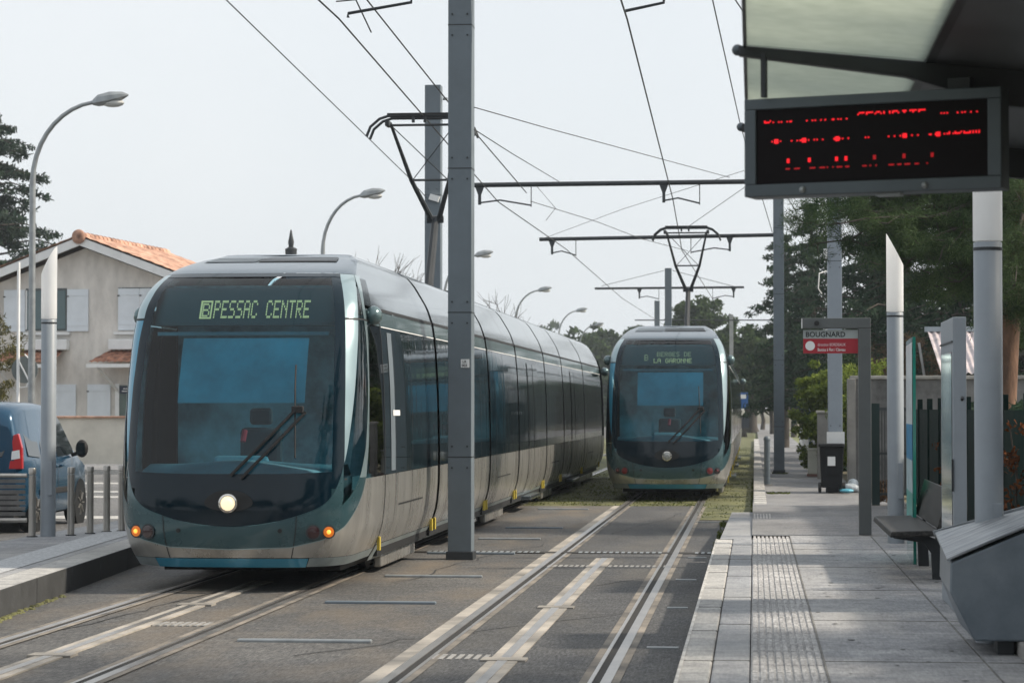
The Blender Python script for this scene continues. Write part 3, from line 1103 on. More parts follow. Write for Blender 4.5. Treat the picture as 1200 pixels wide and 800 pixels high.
# ground-level power strip in the middle of each track
for cx, y1 in ((-5.02, 24.5), (-1.76, 28.6)):
    a = struct(MB().box(cx - .105, cx + .105, -8, y1, -.01, .012), "power_strip", m_strip)
    struct(MB().box(cx - .035, cx + .035, -8, y1 - .05, -.01, .016), "power_rail", m_rail)
    for y in (15.05, 17.0, 21.5):
        if y < y1:
            struct(MB().box(cx - .16, cx + .16, y - .10, y + .10, -.01, .018), "power_box_lid", m_strip)
# comb-shaped crossing marks beside the power strip
mb = MB()
for (xa, xb, y) in ((-2.30, -1.86, 17.2), (-2.32, -.98, 27.2), (-5.0, -4.45, 19.6)):
    for x in np.arange(xa, xb, .062):
        mb.box(x, x + .034, y - .17, y + .17, .0, .0085)
struct(mb, "comb_marking", M("comb_marking_grey", (.27, .265, .255), .8, 0, .25, 8))
# drain grating across both tracks
gr = MB().box(-4.6, -.45, 29.55, 29.85, -.01, .0095)
struct(gr, "drain_channel", m_groove)
gm = MB()
for x in np.arange(-4.55, -.5, .075):
    if min(abs(x - r) for r in (-2.40, -.96, -4.28)) > .2:
        gm.box(x, x + .038, 29.57, 29.83, .0, .015)
struct(gm, "drain_grating", m_galv)
# steel strips set across the asphalt beside the left track
for k, (xa, ya, xb, yb) in enumerate(((277, 752, 437, 752), (380, 707, 512, 707), (450, 676, 566, 676), (500, 649, 604, 649), (560, 632, 634, 632), (592, 619, 660, 619), (630, 597, 690, 597))):
    p, q = on(xa, ya, .0), on(xb, yb, .0)
    y = (p.y + q.y) / 2
    o = MB().box(p.x, q.x, y - .04, y + .04, -.01, .024).build("steel_strip", m_pole if k % 2 else m_galv, None, bevel=.01, origin=(p.x, y, 0))
    tag(o, ("nearest", "second nearest", "third nearest", "fourth nearest", "fifth nearest", "sixth nearest", "farthest")[k] + " narrow steel strip across the asphalt between the two tracks", "steel strip", "steel strips across the track bed")
for k, (xa, ya, xb, yb) in enumerate(((815, 612, 855, 612), (806, 654, 828, 654), (792, 680, 816, 680), (782, 713, 806, 713), (758, 760, 795, 760))):
    p, q = on(xa, ya, .0), on(xb, yb, .0)
    y = (p.y + q.y) / 2
    o = MB().box(p.x, min(q.x, -.46), y - .035, y + .035, -.01, .016).build("steel_strip", m_galv, None, origin=(p.x, y, 0))
    tag(o, ("farthest", "fourth nearest", "third nearest", "second nearest", "nearest")[k] + " short pale strip between the right rail and platform edge", "steel strip", "short steel strips by the platform edge")

# right platform --------------------------------------------------------------
PZ = .27


def zpath(X, Y):
    return np.clip(PZ - (Y - 28.9) * .0105, .10, PZ)


struct(MB().box(-.44, -.255, -8, 28.0, -.05, PZ), "platform_edge", m_gran, bevel=.012)
pe = MB()
for y in np.arange(-7, 28, 1.96):
    pe.box(-.441, -.254, y - .004, y + .004, PZ - .1, PZ + .003)
struct(pe, "edge_joint", m_joint)
struct(MB().box(-.446, -.425, -8, 28.0, .1, PZ + .004), "edge_line", m_marking)
struct(MB().box(-.25, -.03, -8, 28.2, -.05, PZ - .006), "platform_band", m_gran2, bevel=.012)
P = np.zeros((2, 2, 3))
struct(MB().prism([(-.40, 28.2, -.05), (-.40, 28.2, PZ - .006), (-.36, 38.6, .13), (-.36, 38.6, -.05)], (.36, 0, 0)), "ramp_kerb", m_gran2)
bj = MB()
for y in np.arange(-7.4, 38, 2.45):
    if y < 28:
        bj.box(-.249, -.031, y - .003, y + .003, PZ - .1, PZ - .003)
struct(bj, "band_joint", m_joint)
struct(MB().box(-.025, .405, -8, 28.4, -.05, PZ - .004), "tactile_base", m_tact)
rb = MB()
for i, x in enumerate(np.linspace(.0, .38, 9)):
    for y in np.arange(9, 28.3, .41):
        rb.box(x - .015, x + .015, y + .01, y + .40, PZ - .01, PZ + .0035)
for x in np.linspace(.0, .22, 6):
    rb.box(x - .012, x + .012, 34.6, 36.2, PZ - .08, zpath(0, 35.4) + .012)
struct(rb, "tactile_rib", m_tact)
gm_ = MB()
for k in range(90):
    x, y, q = random.uniform(.45, 1.9), random.uniform(13, 28.5), random.uniform(.008, .026)
    gm_.sheet([(x + q * math.cos(a_) * random.uniform(.8, 1.2), y + q * math.sin(a_) * 1.2, PZ + .0045) for a_ in np.linspace(0, 2 * PI, 9)[:-1]])
tag(gm_.build("gum_stains", M("gum_dark", (.09, .09, .09), .8, 0, .2, 9), None), kind="stuff")
ck = MB()
for (x0_, y0_, dx_, dy_, n__) in ((-3.3, 17.2, .16, .28, 14), (-2.2, 19.0, -.02, .42, 12), (-1.9, 23.5, .10, .22, 8), (-3.7, 24.5, .08, .5, 14), (-5.6, 18.5, .05, .5, 10), (-2.0, 34, .06, .6, 12)):
    p_ = Vector((x0_, y0_, .0062))
    for k in range(n__):
        q_ = p_ + Vector((dx_ + random.gauss(0, .06), dy_ + random.gauss(0, .08), 0))
        n2 = (q_ - p_).cross(Vector((0, 0, 1))).normalized() * random.uniform(.005, .012)
        ck.sheet([p_ - n2, q_ - n2, q_ + n2, p_ + n2])
        p_ = q_
struct(ck, "asphalt_crack", M("crack_dark", (.03, .03, .03), .95, 0, .2, 9))
struct(MB().box(.41, 1.355, -8, 28.9, -.05, PZ), "platform", m_plat)
struct(MB().box(1.372, 2.42, -8, 28.9, -.05, PZ), "platform_back", m_plat)
struct(MB().box(1.35, 1.376, -8, 28.9, -.05, PZ - .006), "slab_gap", m_joint)
sj = MB()
for y in (14.6, 17.4, 20.3, 23.2, 26.1, 28.9):
    sj.box(.406, 1.355, y - .004, y + .004, PZ - .1, PZ + .003)
    sj.box(1.376, 2.42, y - .006, y + .006, PZ - .1, PZ + .003)
sj.box(.405, .416, -8, 28.9, PZ - .1, PZ + .0035)
struct(sj, "slab_joint", m_joint)
struct(sheet_grid(-.03, 2.42, 28.9, 45, 0, 3, 12, zpath), "path_ramp", m_path)
struct(sheet_grid(.20, 2.1, 45, 260, .10), "footpath", m_path)
struct(MB().box(-.02, .21, 38.8, 130, -.05, .135), "path_kerb", m_gran, bevel=.01)
struct(MB().box(2.42, 2.5, -8, 50, -.05, .22), "path_edging", m_conc)
kj = MB()
for y in np.arange(39, 100, 1.0):
    kj.box(-.021, .211, y - .006, y + .006, .05, .138)
struct(kj, "kerb_joint", m_joint)
for y in (52.5, 61, 70):
    struct(sheet_grid(-.95, -.05, y - 1.2, y + 1.4, .006), "verge_slab", m_gran)
# streets further off
struct(sheet_grid(-60, 40, 205, 214, .03), "far_street", m_path)
struct(sheet_grid(-10, 6, 178, 181, .02), "far_crossing", m_gran)

# left platform ---------------------------------------------------------------
LZ = .23


def edge_x(y):
    return -6.46 - (y - 20.2) * .0835


top = [(edge_x(6), 6), (edge_x(33), 33), (-8.75, 33), (-8.75, 6)]
struct(MB().prism([(x, y, -.05) for x, y in top], (0, 0, LZ + .05)), "left_platform", m_plat)
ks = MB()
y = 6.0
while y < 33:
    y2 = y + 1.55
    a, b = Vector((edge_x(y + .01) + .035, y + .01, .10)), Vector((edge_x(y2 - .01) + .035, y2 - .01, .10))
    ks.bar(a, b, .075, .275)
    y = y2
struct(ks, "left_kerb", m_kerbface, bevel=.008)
struct(MB().sheet([(edge_x(6) + .07, 6, LZ + .0085), (edge_x(33) + .07, 33, LZ + .0085), (edge_x(33) - .26, 33, LZ + .0085), (edge_x(6) - .26, 6, LZ + .0085)]), "left_edge_band", m_gran)
struct(MB().sheet([(edge_x(6) - .42, 6, LZ + .005), (edge_x(33) - .42, 33, LZ + .005), (edge_x(33) - .86, 33, LZ + .005), (edge_x(6) - .86, 6, LZ + .005)]), "left_tactile_band", M("rough_white_paving", (.42, .43, .44), .9, 0, .25, 22, bump=.6, bscale=50))
struct(MB().sheet([(edge_x(6) - .268, 6, LZ + .004), (edge_x(33) - .268, 33, LZ + .004), (edge_x(33) - .282, 33, LZ + .004), (edge_x(6) - .282, 6, LZ + .004)]), "left_joint", m_joint)
struct(MB().box(-8.95, -8.75, 2, 66, -.05, .10), "road_kerb", m_gran)
mo = MB()
for k in range(240):
    y = random.uniform(15, 22.6)
    x = edge_x(y) + .085 + abs(random.gauss(0, .035))
    mo.sphere((x, y, .0), random.uniform(.012, .035), 6, 4, (1, 1.6, .6))
tag(mo.build("moss", m_moss, None, fix=False), kind="stuff")

# road markings on the street at the left
zb = MB()
for (px_, py_) in ((128, 606), (140, 582), (118, 576), (134, 566)):
    p = on(px_, py_, 0)
    zb.box(p.x - 1.3, p.x + 1.0, p.y - .5, p.y + .5, -.01, .002)
struct(zb, "road_marking", m_marking)
p = on(110, 555, .0)
struct(MB().box(-40, -12.5, p.y, p.y + 6, -.05, .12), "pavement", m_path)
struct(MB().box(-40, -12.4, p.y - .16, p.y, -.05, .125), "pavement_kerb", m_gran)

# grass verges
m_grass = leafmat("grass_blades", (0.035, 0.055, 0.012), (0.12, 0.14, 0.035), 0.3)


def grass(name, regs, n, h=.06, mat=None):
    tot = []
    a = np.array([(r[1] - r[0]) * (r[3] - r[2]) for r in regs])
    for r, k in zip(regs, (a / a.sum() * n).astype(int)):
        p = np.stack([rng.uniform(r[0], r[1], k), rng.uniform(r[2], r[3], k), np.full(k, r[4])], 1)
        keep = np.sin(p[:, 0] * 3.1 + p[:, 1] * .7) + np.sin(p[:, 1] * 1.9) + rng.normal(0, .9, k) > -.5
        tot.append(p[keep])
    p = np.concatenate(tot)
    k = len(p)
    ang = rng.uniform(0, 2 * PI, k)
    hh = h * rng.uniform(.4, 1.4, k)
    w = .012 + .012 * rng.random(k)
    dx, dy = np.cos(ang) * w, np.sin(ang) * w
    lean = rng.normal(0, .5, (k, 2)) * hh[:, None]
    v = np.zeros((k, 3, 3))
    v[:, 0] = p - np.stack([dx, dy, 0 * dx], 1)
    v[:, 1] = p + np.stack([dx, dy, 0 * dx], 1)
    v[:, 2] = p + np.stack([lean[:, 0], lean[:, 1], hh], 1)
    o = npmesh(name, v.reshape(-1, 3), np.arange(3 * k).reshape(-1, 3), mat or m_grass)
    return tag(o, kind="stuff")


struct(sheet_grid(-1.0, -.02, 38.6, 200, .007), "grass_verge", M("verge_turf", (0.055, 0.075, 0.02), .95, 0, .4, 1.2, bump=.6, bscale=20, tint=(0.12, 0.12, 0.05)))
grass("grass", [(-.95, -.03, 38.6, 60, 0), (-.95, -.03, 60, 110, 0), (-6.9, -.95, 44.2, 66, -.004), (-12.5, -7.0, 70, 120, -.02)], 42000, .022)
struct(sheet_grid(-8.6, 12, 100, 176, -.012), "lawn", M("lawn_turf", (0.09, 0.12, 0.035), .95, 0, .35, .35, tint=(0.16, 0.17, 0.07)))

# sky and air -----------------------------------------------------------------
SUN_EL, SUN_AZ = math.radians(39), math.radians(8)      # azimuth from +X towards +Y
w = bpy.data.worlds.new("World")
scene.world = w
w.use_nodes = True
nt = w.node_tree
bg = nt.nodes["Background"]
sky = nt.nodes.new("ShaderNodeTexSky")
sky.sky_type = "NISHITA"
sky.sun_disc = False
sky.sun_elevation = SUN_EL
sky.sun_rotation = PI / 2 - SUN_AZ
sky.dust_density = 4.0
sky.air_density = 1.2
# a thin even veil of high cloud over the clear-sky gradient
mxs = nt.nodes.new("ShaderNodeMix")
mxs.data_type = "RGBA"
mxs.inputs[0].default_value = 0.86
mxs.inputs[7].default_value = (9.0, 9.35, 9.65, 1)
nt.links.new(sky.outputs["Color"], mxs.inputs[6])
cn = nt.nodes.new("ShaderNodeTexNoise")
cn.inputs["Scale"].default_value = 3.2
cn.inputs["Detail"].default_value = 5
ct = nt.nodes.new("ShaderNodeTexCoord")
nt.links.new(ct.outputs["Generated"], cn.inputs["Vector"])
cr_ = nt.nodes.new("ShaderNodeValToRGB")
cr_.color_ramp.elements[0].position = .35
cr_.color_ramp.elements[1].position = .65
cr_.color_ramp.elements[0].color = (.93, .945, .96, 1)
cr_.color_ramp.elements[1].color = (1, 1, 1, 1)
nt.links.new(cn.outputs["Fac"], cr_.inputs["Fac"])
cm = nt.nodes.new("ShaderNodeMix")
cm.data_type = "RGBA"
cm.blend_type = "MULTIPLY"
cm.inputs[0].default_value = 1.0
nt.links.new(mxs.outputs[2], cm.inputs[6])
nt.links.new(cr_.outputs["Color"], cm.inputs[7])
nt.links.new(cm.outputs[2], bg.inputs["Color"])
bg.inputs["Strength"].default_value = 0.1
sd = bpy.data.lights.new("sun", "SUN")
sd.energy = 5.0
sd.angle = math.radians(3.5)
sd.color = (1.0, 0.89, 0.74)
sun = bpy.data.objects.new("sun", sd)
COL.objects.link(sun)
sun.location = (40, 20, 60)
dirv = Vector((math.cos(SUN_EL) * math.cos(SUN_AZ), math.cos(SUN_EL) * math.sin(SUN_AZ), math.sin(SUN_EL)))
sun.rotation_euler = dirv.to_track_quat("Z", "Y").to_euler()
scene.view_settings.view_transform = "Standard"
scene.view_settings.look = "None"
scene.view_settings.exposure = 0.14
scene.view_settings.gamma = 1.0
scene.render.engine = "CYCLES"
scene.cycles.use_denoising = True
scene.cycles.max_bounces = 6
scene.cycles.diffuse_bounces = 3
scene.cycles.glossy_bounces = 3
scene.cycles.transparent_max_bounces = 12

# ================================================================== POLES, WIRES, LAMPS
def mast(label, X, Y, zb, h, wx=.28, wy=.30, group="overhead line masts", bands=(1.2, 2.9, 4.6, 6.3), mat=None):
    r = thing("overhead_line_mast", label, "mast", (X, Y, zb), group)
    s = MB().box(X - wx / 2, X + wx / 2, Y - wy / 2, Y + wy / 2, zb, zb + h).build("shaft", mat or m_pole, r, bevel=.008)
    j = MB()
    for z in bands:
        if z < h:
            j.box(X - wx / 2 - .003, X + wx / 2 + .003, Y - wy / 2 - .003, Y + wy / 2 + .003, zb + z, zb + z + .012)
    j.build("shaft_seam", m_dark, s)
    b = MB()
    for z in bands:
        for dz in (-.12, .13):
            for dx in (-.09, .09):
                b.lathe((X + dx, Y - wy / 2 - .004, zb + z + dz), [(.012, .0), (.012, -.008)], 8, "y")
    b.build("bolt", m_dark, s)
    MB().box(X - wx / 2 - .02, X + wx / 2 + .02, Y - wy / 2 - .02, Y + wy / 2 + .02, zb - .02, zb + .10).build("foot", m_dark, r, bevel=.01)
    return r


def dropper(mb, p, dz=.22):
    mb.tube([p, p - Vector((0, 0, dz))], .008, 5)


def cross_arm(r, p0, p1, drops, rad=.05):
    """horizontal steel tube with steady arms hanging below it; drops = (fraction, side, reach)"""
    a = MB().tube([p0, p1], rad, 10).build("cross_arm", m_dark, r, smooth=True)
    for f, sg, reach in drops:
        q = p0 + (p1 - p0) * f
        h = MB()
        h.prism([q + Vector((-.09, -.02, -.04)), q + Vector((.09, -.02, -.04)), q + Vector((.03, -.02, -.20)), q + Vector((.03, -.02, -.40)), q + Vector((-.03, -.02, -.40)), q + Vector((-.03, -.02, -.20))], (0, .04, 0))
        h.build("hanger", m_dark, a)
        e = q + Vector((sg * reach, 0, -.42))
        MB().tube([q + Vector((0, 0, -.36)), q + Vector((sg * reach * .4, 0, -.31)), e], .018, 6).build("steady_arm", m_dark, a)
        MB().tube([e + Vector((0, 0, .42)), e + Vector((0, 0, -.03))], .010, 5).build("dropper", m_wire, a)
    return a


bm_ = mast("tall square grey steel mast with small number plate, standing between the two tracks", -3.45, 28.4, 0, 9.0)
pl = MB().box(-3.435, -3.335, 28.238, 28.246, 2.255, 2.355).build("number_plate", m_white, bm_)
lettering("LR", m_black, pl, (-3.415, 28.236, 2.312), (1, 0, 0), (0, 0, 1), .030, bold=.02)
lettering("003", m_black, pl, (-3.423, 28.236, 2.268), (1, 0, 0), (0, 0, 1), .030, bold=.02)
a0, a1 = at(482, 3, 28.4), at(408, 16, 28.4)
am = MB().tube([Vector((-3.6, 28.4, 6.95)), Vector((-5.9, 28.4, 7.05))], .05, 10).build("cross_arm", m_dark, bm_, smooth=True)
MB().tube([a0 + Vector((0, 0, .45)), a0, a1, a1 - Vector((0, 0, .05))], .02, 6).build("steady_arm", m_dark, am)
am2 = MB().tube([Vector((-3.3, 28.4, 6.95)), Vector((-.9, 28.4, 7.05))], .05, 10).build("cross_arm", m_dark, bm_, smooth=True)
MB().tube([Vector((-1.0, 28.4, 7.0)), Vector((-1.05, 28.4, 6.55)), Vector((-1.5, 28.4, 6.46))], .02, 6).build("steady_arm", m_dark, am2)

m2 = mast("short looking grey mast behind the raised pantograph of the nearest tram", -6.79, 51, 0, 8.65, .34, .32, bands=(6.3, 7.9))
MB().tube([at(519, 116, 51), at(519, 116, 51) + Vector((.1, 0, 0))], .03, 8).build("insulator", m_galv, m2)
MB().obox(at(509, 232, 50.8), (.10, 0, -.03), (0, .05, 0), (.02, 0, .06)).build("lamp_bracket", m_white, m2)

r1 = mast("light grey mast with white band at its foot, behind the black wheelie bin", 1.60, 48.6, .10, 8.2, .28, .28, mat=M("mast_light_grey", (.25, .29, .34), .5, 0, .06, 2))
cross_arm(r1, at(556, 217, 48.6), Vector((1.4, 48.6, 6.32)), ((.015, 1, 1.05), (.545, 1, .72)))
MB().box(1.43, 1.78, 48.43, 48.45, 1.04, 1.31).build("white_plate", m_white, r1)
MB().box(1.38, 1.455, 48.45, 48.53, 4.75, 4.95).build("junction_box", m_white, r1, bevel=.01)
MB().tube([(1.43, 48.4, 4.5), (1.29, 48.3, 4.45), (1.27, 48.3, 4.15), (1.34, 48.35, 4.05)], .012, 5).build("loose_cable", m_white, r1)

r2 = mast("slim dark grey mast rising from the footpath left of the stop sign", .63, 62.5, .10, 8.2, .27, .27)
cross_arm(r2, at(632, 280.5, 62.5), Vector((.5, 62.5, 6.23)), ((.055, 1, .62), (.815, -1, 1.0)))
m3 = mast("far central mast above the roof of the farther tram", -3.28, 93, 0, 7.15, .26, .26, bands=())
cross_arm(m3, at(697, 338, 93), at(872, 336.5, 93), ((.3, 1, .75), (.93, -1, .8)), .045)
m4 = mast("distant slimmer mast left of the far central one", -4.79, 120, 0, 7.1, .26, .26, bands=())
cross_arm(m4, at(744, 375, 120), at(905, 375, 120), (), .03)
mast("distant mast against the trees right of the farther tram", at(857, 400, 138).x, 138, 0, 7.1, .22, .22, bands=(), mat=M("mast_sunlit", (.3, .31, .31), .5, 0, .1))  # paler copy of the mast paint, sunlight put into its colour


def wire(pts, label, r=.008, cat="wire", name="overhead_wire", group=None):
    pts = [Vector(p) for p in pts]
    o = MB().tube(pts, r, 5, caps=False).build(name, m_wire, None, origin=tuple(pts[0]), smooth=True)
    return tag(o, label, cat, group)


# contact wires zig-zag from support to support
wire([(-4.9, 3, 6.35), (-4.92, 28.4, 6.42), (-5.15, 48.6, 5.95), (-4.85, 62.5, 5.9), (-5.05, 93, 6.0), (-4.6, 120, 6.0), (-4, 180, 6.0)], "contact wire running above the left track over the nearest tram", .011, name="contact_wire")
wire([(-1.44, 3, 6.30), (-1.48, 28.4, 6.36), (-1.62, 48.6, 5.98), (-1.85, 62.5, 5.85), (-1.6, 93, 6.0), (-1.3, 120, 6.0), (-.4, 180, 6.0)], "contact wire running above the right track over the farther tram", .011, name="contact_wire")
wire([(-4.85, 4, 6.9), at(430, 0, 28.4), at(524, 118, 34), at(559, 158, 38), at(617, 226, 45.5)], "upper feeder wire slanting down to the left track's contact wire", .010)
wire([at(140, -121, 26), at(265, 0, 32), at(478, 207, 49), at(500, 232, 50.9)], "single slack cable crossing the empty sky at upper left", .009)
wire([at(800, -90, 24), at(835, 0, 30), at(868, 148, 44), at(905, 272, 62.2)], "slack cable dropping past the left edge of the display board", .009)
wire([at(848, -20, 26), at(878, 24, 28), at(930, 120, 30)], "short cable end passing behind the shelter roof corner", .008)
wire([at(556, 126, 28.5), at(640, 150, 34), at(855, 208, 48.5)], "thin stay from the tall mast to the first cross arm's right end", .007)
wire([at(556, 152, 28.5), at(600, 180, 36), at(657, 214, 48.5)], "thin stay from the tall mast to the first cross arm's middle", .007)
wire([at(622, 236, 48.6), at(700, 260, 54), at(752, 280, 62), at(806, 294, 66)], "sloping stay between the first and second cross arms", .008)
wire([at(638, 279, 62.4), at(730, 245, 55), at(872, 200, 48.7)], "faint stay rising from the second cross arm to the first mast", .006)
wire([at(803, 268, 58), at(872, 220, 52), at(905, 196, 47)], "stay above the farther pantograph rising to the right", .007)
wire([at(705, 335, 93), at(778, 317, 93)], "stay from the far central mast down to its arm's left end", .010)
wire([at(788, 317, 93), at(862, 336, 93)], "stay from the far central mast down to its arm's right end", .010)
wire([at(627, 216, 48.6), at(651, 244, 51), at(640, 258, 47)], "little hanging dropper by the first cross arm's left bracket", .007)
wire([at(394, 2, 28.0), at(417, 0, 28.2), at(435, 38, 29)], "bent dropper beside the top steady arm", .009)


def street_lamp(label, X, Y, dx, zh):
    r = thing("street_lamp", label, "street lamp", (X, Y, 0), "street lamps along the left road")
    pts = [(X, Y, 0), (X, Y, zh - 1.75)]
    for k in range(1, 10):
        t = k / 9 * PI / 2 * .93
        pts.append((X + (dx - .1) * (1 - math.cos(t)), Y, zh - 1.75 + 1.55 * math.sin(t)))
    rad = [.075, .06] + [.05 - .0015 * k for k in range(9)]
    MB().tube(pts, rad, 10).build("pole", m_galv, r, smooth=True)
    MB().lathe((X, Y, 0), [(.11, 0), (.11, .9), (.08, .95)], 12).build("pole_base", m_galv, r, smooth=True)
    e = Vector(pts[-1])
    h = MB()
    P = [(0, .06, -.06, .06), (.10, .14, -.10, .13), (.34, .16, -.11, .15), (.58, .12, -.06, .10), (.70, .03, 0, .03)]
    vs = []
    for (x, w_, lo, hi) in P:
        for k in range(8):
            a = 2 * PI * k / 8 + PI / 8
            z = (hi if math.sin(a) > 0 else -lo) * math.sin(a)
            vs.append(e + Vector((x, w_ * math.cos(a), z + x * .18)))
    fs = [(i * 8 + k, i * 8 + (k + 1) % 8, (i + 1) * 8 + (k + 1) % 8, (i + 1) * 8 + k) for i in range(4) for k in range(8)] + [tuple(range(8)), tuple(32 + k for k in range(8))]
    h.add(vs, fs)
    hd = h.build("lamp_head", m_galv, r, smooth=True)
    MB().sphere(e + Vector((.40, 0, -.02)), .14, 12, 6, (1.6, .8, .6)).build("lamp_glass", M("lamp_glass", (.5, .5, .48), .2), hd, smooth=True)
    return r


street_lamp("tall street lamp with curved arm in front of the house's left side", -14.03, 46, 1.45, 7.95)
street_lamp("street lamp whose arm curves over the nearest tram's roof", -12.06, 67, 1.30, 7.95)
street_lamp("street lamp whose head peeks out just right of the tall mast", -11.95, 93, 1.45, 7.9)
street_lamp("first street lamp right of the tall mast with its full arch in view", -12.05, 122, 1.40, 7.95)
street_lamp("middle one of the three arched lamps beyond the nearest tram's roof", -11.94, 148, 1.30, 7.95)
street_lamp("smallest and farthest of the arched lamps beyond the tram's roof", -12.6, 175, 1.30, 8.0)


def light_column(label, X, Y, zb, top=3.74, cut=.36):
    r = thing("light_column", label, "light column", (X, Y, zb), "round light columns on the platforms")
    MB().lathe((X, Y, zb), [(.092, 0), (.092, 2.85 - zb), (.088, 2.855 - zb)], 28).build("shaft", m_cgrey, r, smooth=True)
    n = 28
    vs = []
    for k in range(n):
        a = 2 * PI * k / n
        vs.append((X + .095 * math.cos(a), Y + .095 * math.sin(a), 2.862))
    for k in range(n):
        a = 2 * PI * k / n
        vs.append((X + .095 * math.cos(a), Y + .095 * math.sin(a), top - cut / 2 - cut / 2 * math.cos(a) if label.find("left") < 0 else top - cut / 2 + cut / 2 * math.cos(a)))
    fs = [(k, (k + 1) % n, n + (k + 1) % n, n + k) for k in range(n)] + [tuple(range(n)), tuple(range(n, 2 * n))]
    MB().add(vs, fs).build("light_tube", m_opal, r, smooth=True)
    MB().lathe((X, Y, 2.80), [(.0945, 0), (.0945, .02)], 28).build("collar", m_dark, r)
    MB().box(X + .02, X + .075, Y - .098, Y - .085, zb + .5, zb + .9).build("hatch", m_cgrey, r, bevel=.004)
    return r


light_column("grey round column with slanted white top on the left platform by the bollards", -8.51, 28.6, LZ)
light_column("grey round column with slanted white top behind the bench", 1.575, 27.43, PZ)
light_column("wide looking grey round column rising behind the slanted grey bin", 1.51, 15.9, PZ)

# ================================================================== LEFT PLATFORM FURNITURE
BOL = "stainless bollards at the left platform's rear edge"
blab = ["bollard at the end of the slatted railing", "second bollard, just right of the round light column", "third bollard from the railing", "fourth bollard from the railing", "bollard closest to the nearest tram's side"]
for k, (x, yb, yt) in enumerate(((37.5, 628.7, 547), (83, 627, 549), (105.5, 625, 550), (125, 623, 551), (142.5, 622, 551))):
    p = on(x, yb, LZ)
    h = .83
    r = thing("bollard", "round stainless steel " + blab[k], "bollard", tuple(p), BOL)
    MB().lathe(p, [(.043, 0), (.043, h - .09)], 20).build("post", m_stain, r, smooth=True)
    MB().lathe(p + Vector((0, 0, h - .085)), [(.038, 0), (.038, .012), (.045, .014), (.045, .075), (.038, .085)], 20).build("cap", m_stain, r, smooth=True)
    MB().lathe(p, [(.065, 0), (.065, .012)], 20).build("foot", m_dark, r)
r = thing("railing", "low steel railing with dark slatted panel in front of the blue van", "railing", tuple(on(0, 626, LZ)))
ra, rb_ = on(37, 628.7, LZ) + Vector((-.06, 0, 0)), Vector((-12.6, 28.2, LZ))
for nm, z, th_ in (("top_rail", .735, .045), ("bottom_rail", .20, .045)):
    MB().tube([ra + Vector((0, 0, z)), rb_ + Vector((0, 0, z))], th_ / 2 + .006, 10).build(nm, m_stain, r, smooth=True)
sl = MB()
for k in range(7):
    z = .255 + k * .066
    sl.bar(ra + Vector((-.02, .0, z + .02)), rb_ + Vector((0, .0, z + .02)), .018, .045)
sl.build("slat_panel", M("railing_slats", (.14, .135, .13), .5, .3, .2, 6), r)
for t in (.5, 1):
    q = ra.lerp(rb_, t)
    MB().lathe(q, [(.05, 0), (.05, .8)], 14).build("post", m_stain, r, smooth=True)

# ------------------------------------------------------------------ the van
m_vbody = M("van_blue_paint", (0.004, 0.050, 0.105), 0.25, 0.3, 0.05, 2, coat=.35)
m_vglass = M("van_glass", (.015, .022, .026), .03, 0, 0, spec=.8)
van = thing("parked_van", "blue passenger van parked behind the slatted railing, facing away", "van", (-11.19, 33.30, 0), rz=.045)
st = [(0.0, .42, 1.55, .80, .70), (.03, .36, 1.70, .86, .70), (.16, .33, 1.80, .895, .70), (.8, .24, 1.85, .905, .71), (1.6, .24, 1.86, .905, .71), (2.3, .24, 1.83, .905, .70), (2.75, .24, 1.76, .90, .68), (3.1, .24, 1.48, .895, .70), (3.45, .25, 1.17, .885, .76), (3.6, .26, 1.07, .88, .78), (4.0, .28, .98, .86, .76), (4.25, .30, .86, .80, .70), (4.38, .40, .66, .66, .55)]
secs = []
for (y, zb, zt_, w_, wt) in st:
    belt = min(1.02, zt_ - .10)
    half = [(w_ - .06, zb), (w_ - .01, zb + .12), (w_, .62 if zt_ > .8 else .56), (w_ - .01, belt), (w_ - .03, belt + .03), (wt + .025, zt_ - .11 if zt_ > 1.3 else zt_ - .03), (wt - .02, zt_ - .04 if zt_ > 1.3 else zt_ - .012), (wt - .14, zt_), (wt - .40, zt_ + .012), (0, zt_ + .02)]
    secs.append([(x, y, z) for x, z in half] + [(-x, y, z) for x, z in reversed(half[:-1])])
P = np.array(secs)
vb = MB()
vb.grid(P)
vb.sheet(secs[0])
vb.sheet(secs[-1])
vb.build("body", m_vbody, van, smooth=True, local=True, angle=50)


def vx(z):
    return .878 - (z - 1.05) * .262 + .012


def vpane(name, poly, mat, sg=1, par=van, t=.0):
    n = MB().sheet([(sg * (vx(z) + t), y, z) for y, z in poly])
    return n.build(name, mat, par, local=True)


